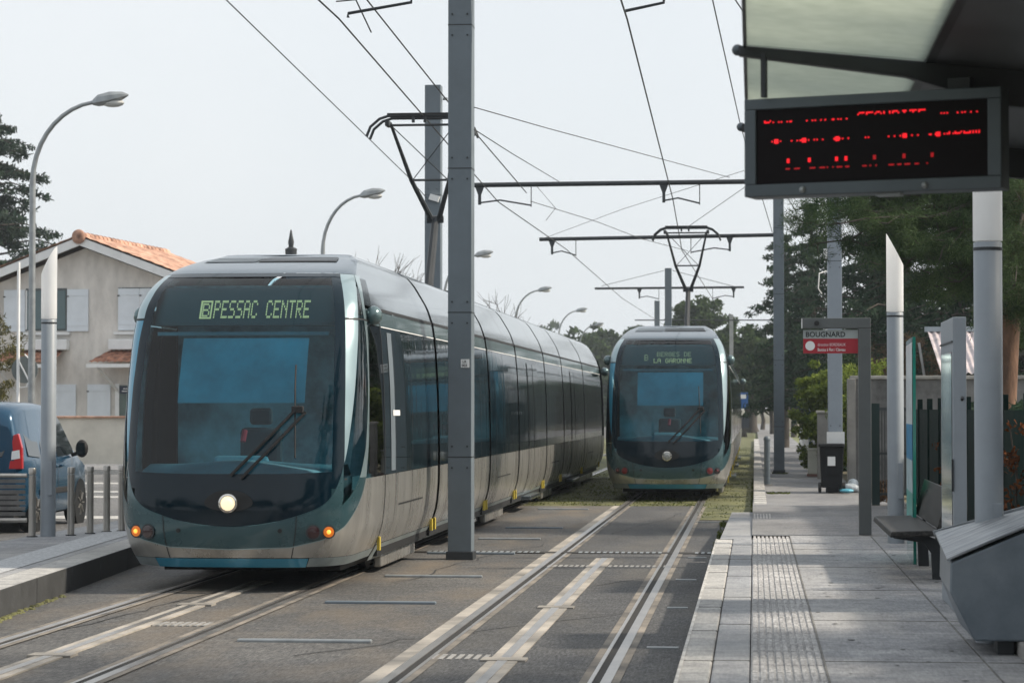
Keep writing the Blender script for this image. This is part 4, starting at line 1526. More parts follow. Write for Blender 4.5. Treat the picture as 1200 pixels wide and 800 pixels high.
for sg in (1, -1):
    vpane("side_window", [(.42, 1.10), (1.10, 1.06), (1.06, 1.62), (.52, 1.60), (.42, 1.50)], m_vglass, sg)
    vpane("side_window", [(1.20, 1.06), (2.02, 1.06), (2.02, 1.66), (1.18, 1.64)], m_vglass, sg)
    vpane("side_window", [(2.12, 1.06), (3.10, 1.08), (3.12, 1.16), (2.72, 1.60), (2.60, 1.66), (2.12, 1.66)], m_vglass, sg)
    sm = MB()
    for y0, y1 in ((1.12, 1.135), (2.06, 2.075), (3.12, 3.135)):
        sm.sheet([(sg * .9105, y0, .36), (sg * .9105, y1, .36), (sg * .9105, y1, .95), (sg * .9105, y0, .95)])
    sm.build("door_gap", m_seam, van, local=True)
    MB().box(min(sg * .895, sg * .925), max(sg * .895, sg * .925), .95, 3.0, .52, .60).build("rub_strip", m_black, van, local=True, bevel=.008)
    for y in (1.85, 2.16):
        MB().box(min(sg * .90, sg * .935), max(sg * .90, sg * .935), y, y + .16, .90, .935).build("door_handle", m_vbody, van, local=True, bevel=.008)
    mr = MB().sphere((sg * 1.04, 3.0, 1.16), .11, 14, 8, (.9, .6, 1.25)).build("wing_mirror", m_black, van, smooth=True, local=True)
    MB().tube([(sg * .88, 3.02, 1.06), (sg * 1.0, 3.0, 1.10)], .03, 8).build("mirror_arm", m_black, mr, local=True)
    MB().sheet([(sg * 1.04 - .07, 2.925, 1.07), (sg * 1.04 + .07, 2.925, 1.07), (sg * 1.04 + .06, 2.925, 1.25), (sg * 1.04 - .06, 2.925, 1.25)]).build("mirror_glass", m_side_glass, mr, local=True)
    tl = MB()
    poly = [(.70, .92), (.895, .92), (.885, 1.22), (.83, 1.42), (.76, 1.40), (.72, 1.15)]
    tl.prism([(sg * x, -.004 + .03 * (z - .9), z) for x, z in poly], (0, .09, 0))
    tlo = tl.build("tail_light", M("van_tail_red", (.45, .010, .016), .15, 0, 0, coat=.6), van, local=True, bevel=.01)
    tl2 = MB().prism([(sg * x, -.012 + .03 * (z - .9), z) for x, z in ((.735, 1.05), (.86, 1.07), (.85, 1.19), (.745, 1.17))], (0, .03, 0))
    tl2.build("reversing_lens", m_white, tlo, local=True)
    for y in (.80, 3.53):
        wh = MB().lathe((sg * .79, y, .315), [(.20, -.09), (.30, -.09), (.315, -.06), (.315, .08), (.30, .105), (.215, .105)], 28, "x").build("wheel", m_black, van, smooth=True, local=True, angle=30)
        rm = MB().lathe((sg * .79, y, .315), [(.205, sg * .108 - .004 if sg > 0 else -.112), (.19, sg * .09), (.04, sg * .10)], 24, "x").build("rim", m_galv, wh, smooth=True, local=True)
        sp = MB()
        for k in range(7):
            a = 2 * PI * k / 7
            sp.bar((sg * .898, y + .05 * math.cos(a), .315 + .05 * math.sin(a)), (sg * .898, y + .19 * math.cos(a), .315 + .19 * math.sin(a)), .02, .035, up=(1, 0, 0))
        sp.build("spoke", m_stain, rm, local=True)
        MB().lathe((sg * .80, y, .315), [(.375, -.02), (.375, .099)], 28, "x").build("wheel_arch", m_seam, van, local=True)
rw = MB().prism([(-.60, -.006, 1.08), (.60, -.006, 1.08), (.66, .00, 1.2), (.63, .03, 1.55), (.5, .045, 1.62), (-.5, .045, 1.62), (-.63, .03, 1.55), (-.66, .0, 1.2)], (0, .04, 0))
rw.build("rear_window", m_vglass, van, local=True, bevel=.01)
MB().box(-.84, .84, -.07, .12, .38, .60).build("rear_bumper", m_black, van, local=True, bevel=.03)
MB().box(-.26, .26, -.022, .0, .78, .89).build("number_plate", M("plate_white", (.7, .7, .66), .5), van, local=True, bevel=.005)
MB().box(-.30, .30, -.02, .02, .93, .98).build("tailgate_handle", m_dark, van, local=True, bevel=.01)
MB().box(-.75, .75, .1, 4.1, .20, .3).build("underbody", m_black, van, local=True)

# ------------------------------------------------------------------ road signs seen from behind
r = thing("road_sign", "road signs seen from behind on a thin white pole left of the house", "road sign", tuple(on(21, 574, 0)))
q = at(21, 478, 52)
MB().tube([(q.x, 52, 0), (q.x, 52, 5.0)], .035, 10).build("pole", m_white, r, smooth=True)
b = [at(22, 423, 52), at(37, 452, 52), at(22, 452, 52)]
MB().tube([b[0], b[1]], .018, 6).tube([b[1], at(24, 454, 52)], .012, 6).build("warning_triangle", m_white, r)
c = at(27, 436, 52.1)
MB().tube([at(29, 415, 52) + Vector((0, 0, 0)), at(34, 420, 52), at(37.5, 428, 52), at(38, 436, 52), at(36, 444, 52), at(31, 452, 52)], .016, 6).build("round_sign_rim", m_white, r)
MB().lathe(at(29, 433, 52.15), [(.30, -.01), (.30, .01)], 24, "y").build("round_sign", M("sign_back_grey", (.12, .14, .14), .6), r)

# ------------------------------------------------------------------ the house
m_stucco = M("house_render_grey", (.64, .61, .57), .9, 0, .16, 1.5, bump=.3, bscale=12, stretch=(1, 1, .4))
m_tile = M("roof_tile_orange", (.36, .165, .10), .8, 0, .38, 2.2, tint=(.50, .30, .215))
m_tile_dk = M("awning_tile_brown", (.25, .085, .05), .8, 0, .45, 5, tint=(.34, .16, .10))
m_shut = M("shutter_pale_blue", (.68, .73, .78), .55, 0, .05, 2)
house = thing("house", "two-storey grey rendered house with orange tiled gable roof and pale shutters", "house", (-22.0, 78.0, -.02), rz=-.085)
RZ, SL = 7.45, .37
xl, xr = -6.4, 5.9
wl = MB()
wl.prism([(xl + .6, 0, 0), (xr - .5, 0, 0), (xr - .5, 0, RZ - .38 - (xr - .5) * SL), (0, 0, RZ - .38), (xl + .6, 0, RZ - .38 + (xl + .6) * SL)], (0, 8, 0))
wl.build("wall", m_stucco, house, local=True)
for sg, xe in ((-1, xl), (1, xr)):
    L = abs(xe)
    zf = lambda x: RZ - abs(x) * SL
    MB().prism([(0, -.55, RZ - .03), (xe, -.55, zf(xe) - .03), (xe, -.55, zf(xe) - .31), (0, -.55, RZ - .31)], (0, .05, 0)).build("fascia", m_white, house, local=True)
    MB().prism([(0, -.5, RZ - .16), (xe, -.5, zf(xe) - .16), (xe, -.5, zf(xe) - .20), (0, -.5, RZ - .20)], (0, .6, 0)).build("soffit", m_white, house, local=True)
    # barrel tiles: scalloped across, stepped down the slope
    nu, nvv = 14 * 12, int(L / .12)
    U_ = np.linspace(-.60, 8.2, nu)
    V_ = np.linspace(0, L + .1, nvv)
    G = np.zeros((nvv, nu, 3))
    G[..., 0] = sg * V_[:, None]
    G[..., 1] = U_[None, :]
    G[..., 2] = RZ - V_[:, None] * SL + .045 * np.abs(np.sin(U_ * PI / .26))[None, :] + .022 * ((V_[:, None] / .36) % 1)
    MB().grid(G).build("roof", m_tile, house, local=True)
ridge = MB()
for k in range(22):
    y = -.66 + k * .41
    ridge.tube([(0, y, RZ + .0), (0, y + .43, RZ + .0)], [.15, .125], 14)
ridge.build("ridge_tile", m_tile, house, local=True)
MB().sphere((0, -.60, RZ - .03), .24, 16, 10, (1, .5, 1)).build("ridge_end", m_tile, house, smooth=True, local=True)
MB().box(-6.2, -5.2, 2, 3, 5.0, 6.9).build("chimney", M("chimney_brick", (.42, .30, .24), .9, 0, .3, 4), house, local=True)


def shutter(x0, x1, z0, z1, par=house, y=-.06):
    s = MB().box(x0, x1, y, y + .05, z0, z1).build("shutter", m_shut, par, local=True, bevel=.008)
    b_ = MB()
    for z in (z0 + .18, z1 - .22):
        b_.box(x0 + .03, x1 - .03, y - .014, y, z, z + .07)
    b_.build("batten", m_shut, s, local=True)
    MB().box(x0 - .02, x0 + .06, y - .02, y + .03, z1 - .25, z1 - .21).build("hinge", m_dark, s, local=True)


for xa, xb, open_ in ((-2.05, -.62, True), (1.17, 2.66, False)):
    w_ = MB().box(xa, xb, -.03, .02, 4.36, 5.76).build("window", M("window_recess", (.06, .075, .075), .6), house, local=True)
    MB().box(xa + .05, (xa + xb) / 2 - .03, -.036, -.028, 4.42, 5.68).box((xa + xb) / 2 + .03, xb - .05, -.036, -.028, 4.42, 5.68).build("pane", M("house_glass", (.08, .13, .14), .08, 0, 0), w_, local=True)
    MB().box((xa + xb) / 2 - .03, (xa + xb) / 2 + .03, -.045, -.025, 4.40, 5.70).box(xa, xa + .05, -.045, -.025, 4.40, 5.70).build("sash", m_white, w_, local=True)
    if open_:
        shutter(xb + .02, xb + .76, 4.33, 5.72)
        shutter(xa - .76, xa - .02, 4.33, 5.72)
    else:
        shutter(xa, (xa + xb) / 2 - .01, 4.36, 5.73)
        shutter((xa + xb) / 2 + .01, xb, 4.36, 5.73)
    MB().box(xa - .12, xb + .14, -.16, .02, 4.22, 4.30).build("sill", m_white, house, local=True)
    MB().box(xa - .25, xb + .10, -.30, .0, 3.72, 4.06).build("shutter_box", m_white, house, local=True, bevel=.02)
for xa, xb in ((-3.1, -.72), (.42, 3.4)):
    n = int((xb - xa) / .2)
    U_ = np.linspace(xa, xb, n * 8)
    V_ = np.linspace(0, .95, 12)
    G = np.zeros((12, n * 8, 3))
    inset = (.45 * (1 - V_ / .95))[:, None]
    G[..., 0] = xa + inset + (U_ - xa)[None, :] / (xb - xa) * (xb - xa - inset)
    G[..., 1] = -V_[:, None]
    G[..., 2] = 3.68 - .42 * V_[:, None] / .95 + .035 * np.abs(np.sin(U_ * PI / .2))[None, :] + .03 * ((V_[:, None] / .33) % 1)
    aw = MB().grid(G).build("tiled_canopy", m_tile_dk, house, local=True)
    MB().box(xa, xb, -.98, -.90, 3.12, 3.24).build("canopy_board", m_white, aw, local=True)
    MB().bar((xa + .35, -.9, 3.14), (xa + .75, -.02, 2.35), .07, .07).build("canopy_bracket", m_white, aw, local=True)
    if xa < 0:
        MB().bar((xb - .2, -.9, 3.14), (xb - .4, -.02, 2.6), .07, .07).build("canopy_bracket", m_white, aw, local=True)
shutter(-1.05, -.28, 1.0, 2.58)
shutter(.12, .92, 1.0, 2.58)
d = MB().box(1.15, 2.3, -.03, .02, .1, 2.55).build("front_door", M("door_green_grey", (.10, .14, .13), .5), house, local=True)
MB().box(1.08, 1.22, -.05, .02, .1, 2.6).build("door_frame", m_white, d, local=True)
pl = MB().box(1.25, 1.75, -.09, -.06, 2.28, 2.52).build("name_plate", M("plate_navy", (.012, .022, .05), .4), house, local=True)
# two lines of small white lettering, too small to read in the photo: drawn as the strokes seen there
MB().box(1.37, 1.66, -.094, -.09, 2.42, 2.45).box(1.33, 1.68, -.094, -.09, 2.34, 2.37).build("plate_line", m_white, pl, local=True)
gw = thing("garden_wall", "cream garden wall with orange tile coping in front of the house", "wall", (-20.5, 73.6, 0))
MB().box(-31, -14.5, 73.5, 73.75, -.05, 1.47).build("wall", M("garden_wall_render", (.62, .59, .53), .9, 0, .12, 1.2, bump=.2), gw)
cp = MB()
for x in np.arange(-31, -14.5, .42):
    cp.box(x + .005, x + .415, 73.42, 73.83, 1.47, 1.535)
cp.build("coping_tile", m_tile, gw, bevel=.01)

# a finial-topped post showing above the nearest tram
p = at(341, 298, 70)
r = thing("ornamental_post", "dark pointed post top showing above the nearest tram's roof", "post", (p.x, 70, 0))
MB().lathe((p.x, 70, 0), [(.16, 0), (.16, p.z - .1), (.17, p.z)], 10).build("post", m_dark, r, smooth=True)
MB().lathe((p.x, 70, p.z), [(.17, .0), (.18, .16), (.07, .22), (.09, .36), (.06, .5), (.02, .72)], 10).build("finial", m_dark, r, smooth=True)

# ================================================================== RIGHT PLATFORM FURNITURE
m_frame = M("display_frame_grey", (.085, .105, .12), .45, .3, .08, 3)
m_screen = M("display_screen_black", (.004, .002, .003), .5, 0, 0, spec=.15)
m_led_r = M("led_dots_red", (.4, .01, .01), .6, 0, 0, emit=(1.0, .012, .022), estr=1.2)
m_led_r2 = M("led_dots_red_dim", (.2, .01, .01), .6, 0, 0, emit=(.75, .008, .016), estr=.45)

# hanging passenger display, turned a little so that its right end is nearer
DL, DR = at(873, 174, 10.05), at(1174, 163, 9.72)
ex = (DR - DL)
ex.z = 0
W_ = ex.length
ex.normalize()
ez = Vector((0, 0, 1))
ey = ez.cross(ex)             # away from the camera
base = Vector((DL.x, DL.y, 2.652))
Hd = .405
disp_r = thing("passenger_display", "hanging dark grey display board with red dot-matrix text below the shelter roof", "display", tuple(base))


def dp(u, v, d=0.0):
    return base + ex * u + ez * v + ey * d


def dbox(mb, u0, u1, v0, v1, d0, d1):
    c = dp((u0 + u1) / 2, (v0 + v1) / 2, (d0 + d1) / 2)
    return mb.obox(c, ex * (u1 - u0) / 2, ey * (d1 - d0) / 2, ez * (v1 - v0) / 2)


dbox(MB(), 0, W_, 0, Hd, .01, .14).build("case", m_frame, disp_r, bevel=.006)
f = MB()
dbox(f, 0, W_, 0, .05, -.01, .01)
dbox(f, 0, W_, Hd - .045, Hd, -.01, .01)
dbox(f, 0, .05, .05, Hd - .045, -.01, .01)
dbox(f, W_ - .055, W_, .05, Hd - .045, -.01, .01)
f.build("frame", m_frame, disp_r, bevel=.004)
sc_ = dbox(MB(), .05, W_ - .055, .05, Hd - .045, -.001, .006).build("screen", m_screen, disp_r)
for u in (.25, .76):
    c = dp(u, .022, -.012)
    MB().sphere(c, .014, 10, 6).build("bolt", m_galv, disp_r, smooth=True)
dbox(MB(), .55, .65, -.012, .0, .02, .08).build("latch", m_galv, disp_r)
dbox(MB(), .088, .108, Hd, Hd + .185, -.06, -.03).build("hanger", m_dark, disp_r)
dbox(MB(), .84, .93, Hd, Hd + .05, .05, .11).build("hanger", m_dark, disp_r)
# the text; the slow refresh of the panel leaves only part of each row lit
PXD, PYD = .0060, .0060
seed = random.Random(3)


def led_line(txt, u, v, rows_, mat, keep=1.0, big=()):
    b_ = MB()
    dots(b_, txt, dp(u, v, -.004), ex, ez, PXD, PYD, .92, rows=rows_, lit=lambda ci, r, c: seed.random() < keep)
    b_.build("display_lettering", mat, sc_, fix=False)


led_line("Pour votre", .085, .285, (3,), m_led_r, .95)
led_line("P", .085, .285, (2, 3), m_led_r)
led_line("SECURITE", .085 + 11 * 6 * PXD, .288, (0, 1), m_led_r)
led_line("merci", .085 + 20.2 * 6 * PXD, .288, (3,), m_led_r, .75)
led_line("ne prendre au", .092, .205, (3,), m_led_r, .75)
led_line("le bande", .092 + 14 * 6 * PXD, .205, (3,), m_led_r, .8)
led_line("TRAM", .092 + 20.9 * 6 * PXD, .205, (2, 3), m_led_r)
for ci in (1.0, 4.3, 8.2, 16.0, 19.8):
    bb = MB()
    for k in range(9):
        bb.sheet([dp(.092 + ci * 6 * PXD + (k % 3) * PXD, .205 + 2 * PYD + (k // 3) * PYD, -.0045) + ex * a_ + ez * b_ for a_, b_ in ((0, 0), (PXD * .95, 0), (PXD * .95, PYD * .95), (0, PYD * .95))])
    bb.build("display_lettering", m_led_r, sc_, fix=False)
for ci in (2.5, 5.0, 8.2, 9.3, 12.6, 16.0, 19.2):
    bb = MB()
    for k in range(6):
        bb.sheet([dp(.092 + ci * 6 * PXD + (k % 2) * PXD, .135 + (k // 2) * PYD, -.0045) + ex * a_ + ez * b_ for a_, b_ in ((0, 0), (PXD * .9, 0), (PXD * .9, PYD * .9), (0, PYD * .9))])
    bb.build("display_lettering", m_led_r if ci < 11 else m_led_r2, sc_, fix=False)
led_line("la bande en debit", .092 + 2.2 * 6 * PXD, .108, (6,), m_led_r2, .9)

# the shelter roof: frosted glass, beams sloping to the back, opaque rear part
m_frost = bpy.data.materials.new("frosted_roof_glass")
m_frost.use_nodes = True
nt = m_frost.node_tree
bs = nt.nodes["Principled BSDF"]
out = nt.nodes["Material Output"]
tr = nt.nodes.new("ShaderNodeBsdfTranslucent")
n_ = nt.nodes.new("ShaderNodeTexNoise")
n_.inputs["Scale"].default_value = 14
n_.inputs["Detail"].default_value = 8
tcn = nt.nodes.new("ShaderNodeTexCoord")
nt.links.new(tcn.outputs["Object"], n_.inputs["Vector"])
rr = nt.nodes.new("ShaderNodeValToRGB")
rr.color_ramp.elements[0].position = .3
rr.color_ramp.elements[1].position = .7
rr.color_ramp.elements[0].color = (.56, .60, .545, 1)
rr.color_ramp.elements[1].color = (.635, .67, .615, 1)
nt.links.new(n_.outputs["Fac"], rr.inputs["Fac"])
nt.links.new(rr.outputs["Color"], tr.inputs["Color"])
bs.inputs["Base Color"].default_value = (.25, .29, .26, 1)
bs.inputs["Roughness"].default_value = .35
ms = nt.nodes.new("ShaderNodeMixShader")
ms.inputs[0].default_value = .82
nt.links.new(bs.outputs[0], ms.inputs[1])
nt.links.new(tr.outputs[0], ms.inputs[2])
nt.links.new(ms.outputs[0], out.inputs["Surface"])
shel = thing("tram_shelter", "platform shelter roof of frosted glass on dark steel beams overhead at upper right", "shelter", (1.6, 9, PZ))


def zr(X):
    return 3.275 - (X + .03) * .10


def roofplate(x0, x1, y0, y1, t, mat, name, dz=0.0):
    MB().prism([(x0, y0, zr(x0) + dz), (x1, y0, zr(x1) + dz), (x1, y0, zr(x1) + dz + t), (x0, y0, zr(x0) + dz + t)], (0, y1 - y0, 0)).build(name, mat, shel)


for y0, y1 in ((3.0, 5.9), (5.93, 9.96), (10.04, 12.9)):
    roofplate(-.03, .72, y0, y1, .012, m_frost, "roof_glass")
roofplate(.722, 2.4, 3.0, 12.95, .05, M("shelter_roof_dark", (.085, .092, .098), .5, .2, .15, 2), "roof_panel", -.01)
roofplate(.70, .735, 3.0, 12.95, .055, m_dark, "roof_joint", -.012)
for y in (6.0, 10.0, 12.75):
    bmz = MB().prism([(-.06, y - .03, zr(-.06) - .045), (.62, y - .03, zr(.62) - .075), (1.0, y - .03, zr(1) - .16), (2.4, y - .03, zr(2.4) - .17), (2.4, y - .03, zr(2.4) - .014), (-.06, y - .03, zr(-.06) - .004)], (0, .06, 0)).build("beam", m_dark, shel, bevel=.004)
    MB().sphere((-.065, y, zr(-.06) - .02), .024, 12, 8).build("beam_knob", m_frame, bmz, smooth=True)
    MB().tube([(1.66, y, PZ), (1.66, y, zr(1.66) - .1)], .06, 14).build("shelter_post", m_cgrey, shel, smooth=True)
MB().box(2.34, 2.40, 3.0, 12.9, zr(2.4) - .28, zr(2.4) - .012).build("rear_gutter", m_dark, shel)
MB().tube([(-.035, 3.0, 3.272), (-.035, 12.95, 3.272)], .008, 6).build("glass_edge", m_dark, shel)

# slanted grey bin in the foreground
m_bin = M("bin_grey_steel", (.135, .17, .205), .42, .35, .10, 1.6, tint=(.20, .23, .26))
m_binlid = M("bin_lid_worn_steel", (.17, .195, .22), .5, .35, .30, 3.0, stretch=(1.2, 7, 1), tint=(.27, .285, .30))
r = thing("grey_steel_bin", "large grey steel bin with slanted worn lid, cut off at the platform's near edge", "bin", (1.75, 15.9, PZ))
XE = 2.05
fr = [(1.19, 15.0, .835), (1.185, 15.0, .655), (1.335, 15.0, .36), (XE, 15.0, .36), (XE, 15.0, 1.20)]
bk = [(1.215, 16.15, .92), (1.21, 16.15, .68), (1.34, 16.15, .36), (XE, 16.15, .36), (XE, 16.15, 1.155)]
MB().add(fr + bk, [(0, 1, 2, 3, 4), (9, 8, 7, 6, 5)] + [(i, i + 5, (i + 1) % 5 + 5, (i + 1) % 5) for i in range(5)]).build("body", m_bin, r, bevel=.012)
lf = [(1.165, 14.985, .846), (XE + .02, 14.985, 1.232), (XE + .02, 16.2, 1.178), (1.185, 16.2, .945)]
lid = MB().add(lf + [(x, y, z + .018) for x, y, z in lf], [(0, 1, 2, 3), (7, 6, 5, 4), (0, 4, 5, 1), (1, 5, 6, 2), (2, 6, 7, 3), (3, 7, 4, 0)]).build("lid", m_binlid, r, bevel=.004)
MB().bar((1.175, 16.2, .955), (XE, 16.2, 1.20), .03, .03).build("lid_rail", m_binlid, lid)
MB().bar((1.23, 16.0, .952), (1.60, 16.0, 1.058), .012, .014).build("lid_slot", m_seam, lid)
MB().box(1.48, 1.58, 15.1, 15.3, PZ, .37).build("foot", m_dark, r)
MB().box(1.48, 1.58, 15.9, 16.1, PZ, .37).build("foot", m_dark, r)
o = MB().box(1.60, 2.42, 14.2, 15.35, PZ - .02, PZ + .09).build("concrete_plinth", m_conc, None, bevel=.015, origin=(2.0, 14.8, PZ))
tag(o, "low concrete plinth under the slanted grey bin", "plinth")

# bench
m_bench = M("bench_dark_wood", (.028, .029, .031), .5, 0, .3, 4, stretch=(6, .5, 6), tint=(.05, .048, .045), spec=.12)
r = thing("bench", "dark wooden bench with tilted backrest on the right platform", "bench", (1.45, 22.7, PZ))
MB().prism([(1.165, 21.2, .66), (1.575, 21.2, .675), (1.60, 21.2, .715), (1.575, 21.2, .725), (1.18, 21.2, .712)], (0, 3.0, 0)).build("seat", m_bench, r, bevel=.012)
MB().prism([(1.57, 21.2, .74), (1.605, 21.2, .735), (1.70, 21.2, 1.07), (1.67, 21.2, 1.085)], (0, 3.0, 0)).build("backrest", m_bench, r, bevel=.01)
for y in (21.65, 23.45):
    MB().prism([(1.56, y, PZ), (1.66, y, PZ), (1.645, y, .60), (1.50, y, .665), (1.22, y, .66), (1.22, y, .63), (1.49, y, .59), (1.55, y, .50)], (0, .06, 0)).build("leg", m_dark, r, bevel=.006)
    MB().bar((1.60, y + .03, .60), (1.655, y + .03, 1.0), .05, .03, up=(1, 0, 0)).build("back_support", m_dark, r)

# glazed information case standing side-on
r = thing("information_case", "tall grey information case seen edge-on beside the bench", "information case", (1.56, 18.6, PZ))
p0, p1, p2 = at(1103, 500, 19.5), at(1117, 500, 18.3), at(1133, 500, 18.25)
c0, c1, c2 = Vector((p0.x, 19.5, 0)), Vector((p1.x, 18.3, 0)), Vector((p2.x, 18.26, 0))
c3 = c0 + (c2 - c1)
MB().prism([c + Vector((0, 0, PZ)) for c in (c0, c1, c2, c3)], (0, 0, 2.19)).build("housing", m_cgrey, r, bevel=.006)
nrm = (c1 - c0).cross(Vector((0, 0, 1))).normalized()
if nrm.x > 0:
    nrm = -nrm
q0, q1 = c0.lerp(c1, .08) + nrm * .004, c0.lerp(c1, .92) + nrm * .004
gl = MB().sheet([q0 + Vector((0, 0, .45)), q1 + Vector((0, 0, .45)), q1 + Vector((0, 0, 2.20)), q0 + Vector((0, 0, 2.20))]).build("poster_window", M("poster_pale_blue", (.42, .52, .55), .08, 0, .22, 2.2, coat=.5), r)
MB().prism([c0 + nrm * .01 + Vector((0, 0, 2.27)), c1 + nrm * .01 + Vector((0, 0, 2.27)), c1 + Vector((0, 0, 2.27)), c0 + Vector((0, 0, 2.27))], (0, 0, .012)).build("header_line", m_dark, r)
MB().obox(c1 + Vector((-.008, -.004, 1.28)), (.006, 0, 0), (0, .01, 0), (0, 0, .12)).build("lock_strip", m_dark, r)
MB().tube([c1.lerp(c2, .68) + Vector((0, -.02, 1.86)), c1.lerp(c2, .68) + Vector((0, .01, 1.84))], .012, 10).build("lock", m_dark, r)

# glass wind-screen panel with posters, seen along its edge
r = thing("glass_panel", "upright glass screen with green edge and blue poster by the bench's far end", "glass panel", (1.53, 24.3, PZ))
ga, gb = at(1062.5, 560, 25.4), at(1070.0, 560, 23.7)
gav, gbv = Vector((ga.x, 25.4, PZ)), Vector((gb.x, 23.7, PZ))
gn = Vector((.03, 0, 0))
MB().prism([gav, gbv, gbv + gn, gav + gn], (0, 0, 2.2)).build("glass", M("green_glass_edge", (.02, .22, .17), .1, 0, .1, 2, coat=.5), r)


def poster(z0, z1, mat, name):
    e = Vector((-.004, 0, 0))
    a_, b_ = gav.lerp(gbv, .04) + e, gbv.lerp(gav, .02) + e
    a_.z = b_.z = 0
    MB().sheet([a_ + ez * z0, b_ + ez * z0, b_ + ez * z1, a_ + ez * z1]).build(name, mat, r)


poster(1.62, 2.42, M("poster_white", (.68, .72, .74), .3, 0, .10, 5), "poster")
poster(1.27, 1.62, M("poster_blue", (.03, .26, .50), .3, 0, .18, 4), "poster")
poster(.95, 1.27, M("poster_pale", (.45, .60, .66), .3, 0, .25, 6), "poster")
poster(.55, .95, M("poster_teal", (.05, .38, .36), .3, 0, .2, 4), "poster")

# tram stop sign
m_sign = M("sign_frame_grey", (.10, .11, .112), .5, .2, .08, 3)
r = thing("tram_stop_sign", "grey gallows stop sign reading BOUGNARD above a red panel", "sign", (1.31, 29.2, PZ))
MB().box(1.24, 1.385, 29.12, 29.26, PZ, 2.73).build("post", m_sign, r, bevel=.006)
MB().box(.575, 1.385, 29.12, 29.26, 2.733, 2.855).build("beam", m_sign, r, bevel=.006)
MB().box(.565, .575, 29.125, 29.255, 2.735, 2.852).build("end_cap", m_white, r)
MB().tube([(.745, 29.12, 2.793), (.745, 29.09, 2.793)], .030, 14).build("lamp_button", m_black, r, smooth=True)
pw = MB().box(.585, 1.235, 29.17, 29.20, 2.612, 2.715).build("name_panel", M("sign_name_panel", (.34, .38, .38), .5, 0, .06, 3), r)
lettering("BOUGNARD", m_black, pw, (.612, 29.168, 2.632), (1, 0, 0), (0, 0, 1), .062, bold=.018, squeeze=.98)
pr = MB().box(.585, 1.235, 29.165, 29.20, 2.435, 2.609).build("red_panel", M("sign_red", (.34, .008, .022), .4, 0, .05, 3), r)
MB().tube([(.667, 29.166, 2.525), (.667, 29.160, 2.525)], .057, 24).build("white_disc", m_white, pr)
m_signtxt = M("sign_text_pink_white", (.72, .55, .56), .5, 0, 0)
lettering("direction BORDEAUX", m_signtxt, pr, (.755, 29.162, 2.522), (1, 0, 0), (0, 0, 1), .036, bold=.006, squeeze=.72)
lettering("Bassins à Flot / Claveau", m_white, pr, (.755, 29.162, 2.462), (1, 0, 0), (0, 0, 1), .036, bold=.012, squeeze=.70)

# wheelie bin and rubbish
m_bk = M("bin_black_plastic", (.008, .009, .011), .6, 0, .15, 4, spec=.2)
p = on(975, 577, .115)
r = thing("wheelie_bin", "black wheelie bin with white sticker standing at the foot of the light grey mast", "wheelie bin", tuple(p))
x, y = p.x, p.y
body = MB()
body.prism([(x - .20, y, p.z + .10), (x + .20, y, p.z + .10), (x + .235, y - .03, p.z + .90), (x - .235, y - .03, p.z + .90)], (0, .45, 0))
body.build("body", m_bk, r, bevel=.015)
MB().prism([(x - .26, y - .07, p.z + .895), (x + .26, y - .07, p.z + .895), (x + .25, y - .05, p.z + .965), (x - .25, y - .05, p.z + .965)], (0, .58, 0)).build("lid", m_bk, r, bevel=.02)
MB().tube([(x - .22, y + .56, p.z + .93), (x + .22, y + .56, p.z + .93)], .018, 8).build("handle", m_bk, r)
MB().box(x - .085, x + .065, y - .032, y - .026, p.z + .53, p.z + .71).build("sticker", m_white, r)
for sg in (-1, 1):
    MB().lathe((x + sg * .235, y + .12, p.z + .10), [(.10, -.03), (.10, .03)], 16, "x").build("wheel", m_black, r)
MB().box(x - .12, x + .12, y - .01, y + .05, p.z, p.z + .12).build("foot", m_bk, r)
bagm = MB()
bp_ = on(997, 576, .115)
o = MB().sphere(bp_ + Vector((0, 0, .08)), .15, 14, 9, (1.15, .9, .62)).sphere(bp_ + Vector((.05, .1, .16)), .11, 12, 8, (1, .9, .9)).build("plastic_bag", M("bag_white_plastic", (.55, .60, .63), .4, 0, .2, 12, bump=.9, bscale=18), None, smooth=True, origin=tuple(bp_))
tag(o, "crumpled whitish plastic bag on the ground beside the wheelie bin", "plastic bag")
bp2 = on(993, 577, .115)
o = MB().sphere(bp2 + Vector((-.02, -.12, .04)), .11, 12, 8, (1.3, .9, .4)).build("plastic_bag", M("bag_blue_plastic", (.10, .38, .50), .35, 0, .2, 12, bump=.9, bscale=18), None, smooth=True, origin=tuple(bp2))
tag(o, "flat light blue plastic bag on the ground beside the wheelie bin", "plastic bag")
p = on(1008, 576, .115)
o = MB().sphere(p + Vector((0, 0, .02)), .07, 10, 6, (2.0, .7, .45)).build("paper_scrap", m_white, None, smooth=True, origin=tuple(p))
tag(o, "small white scrap lying right of the plastic bags", "litter")

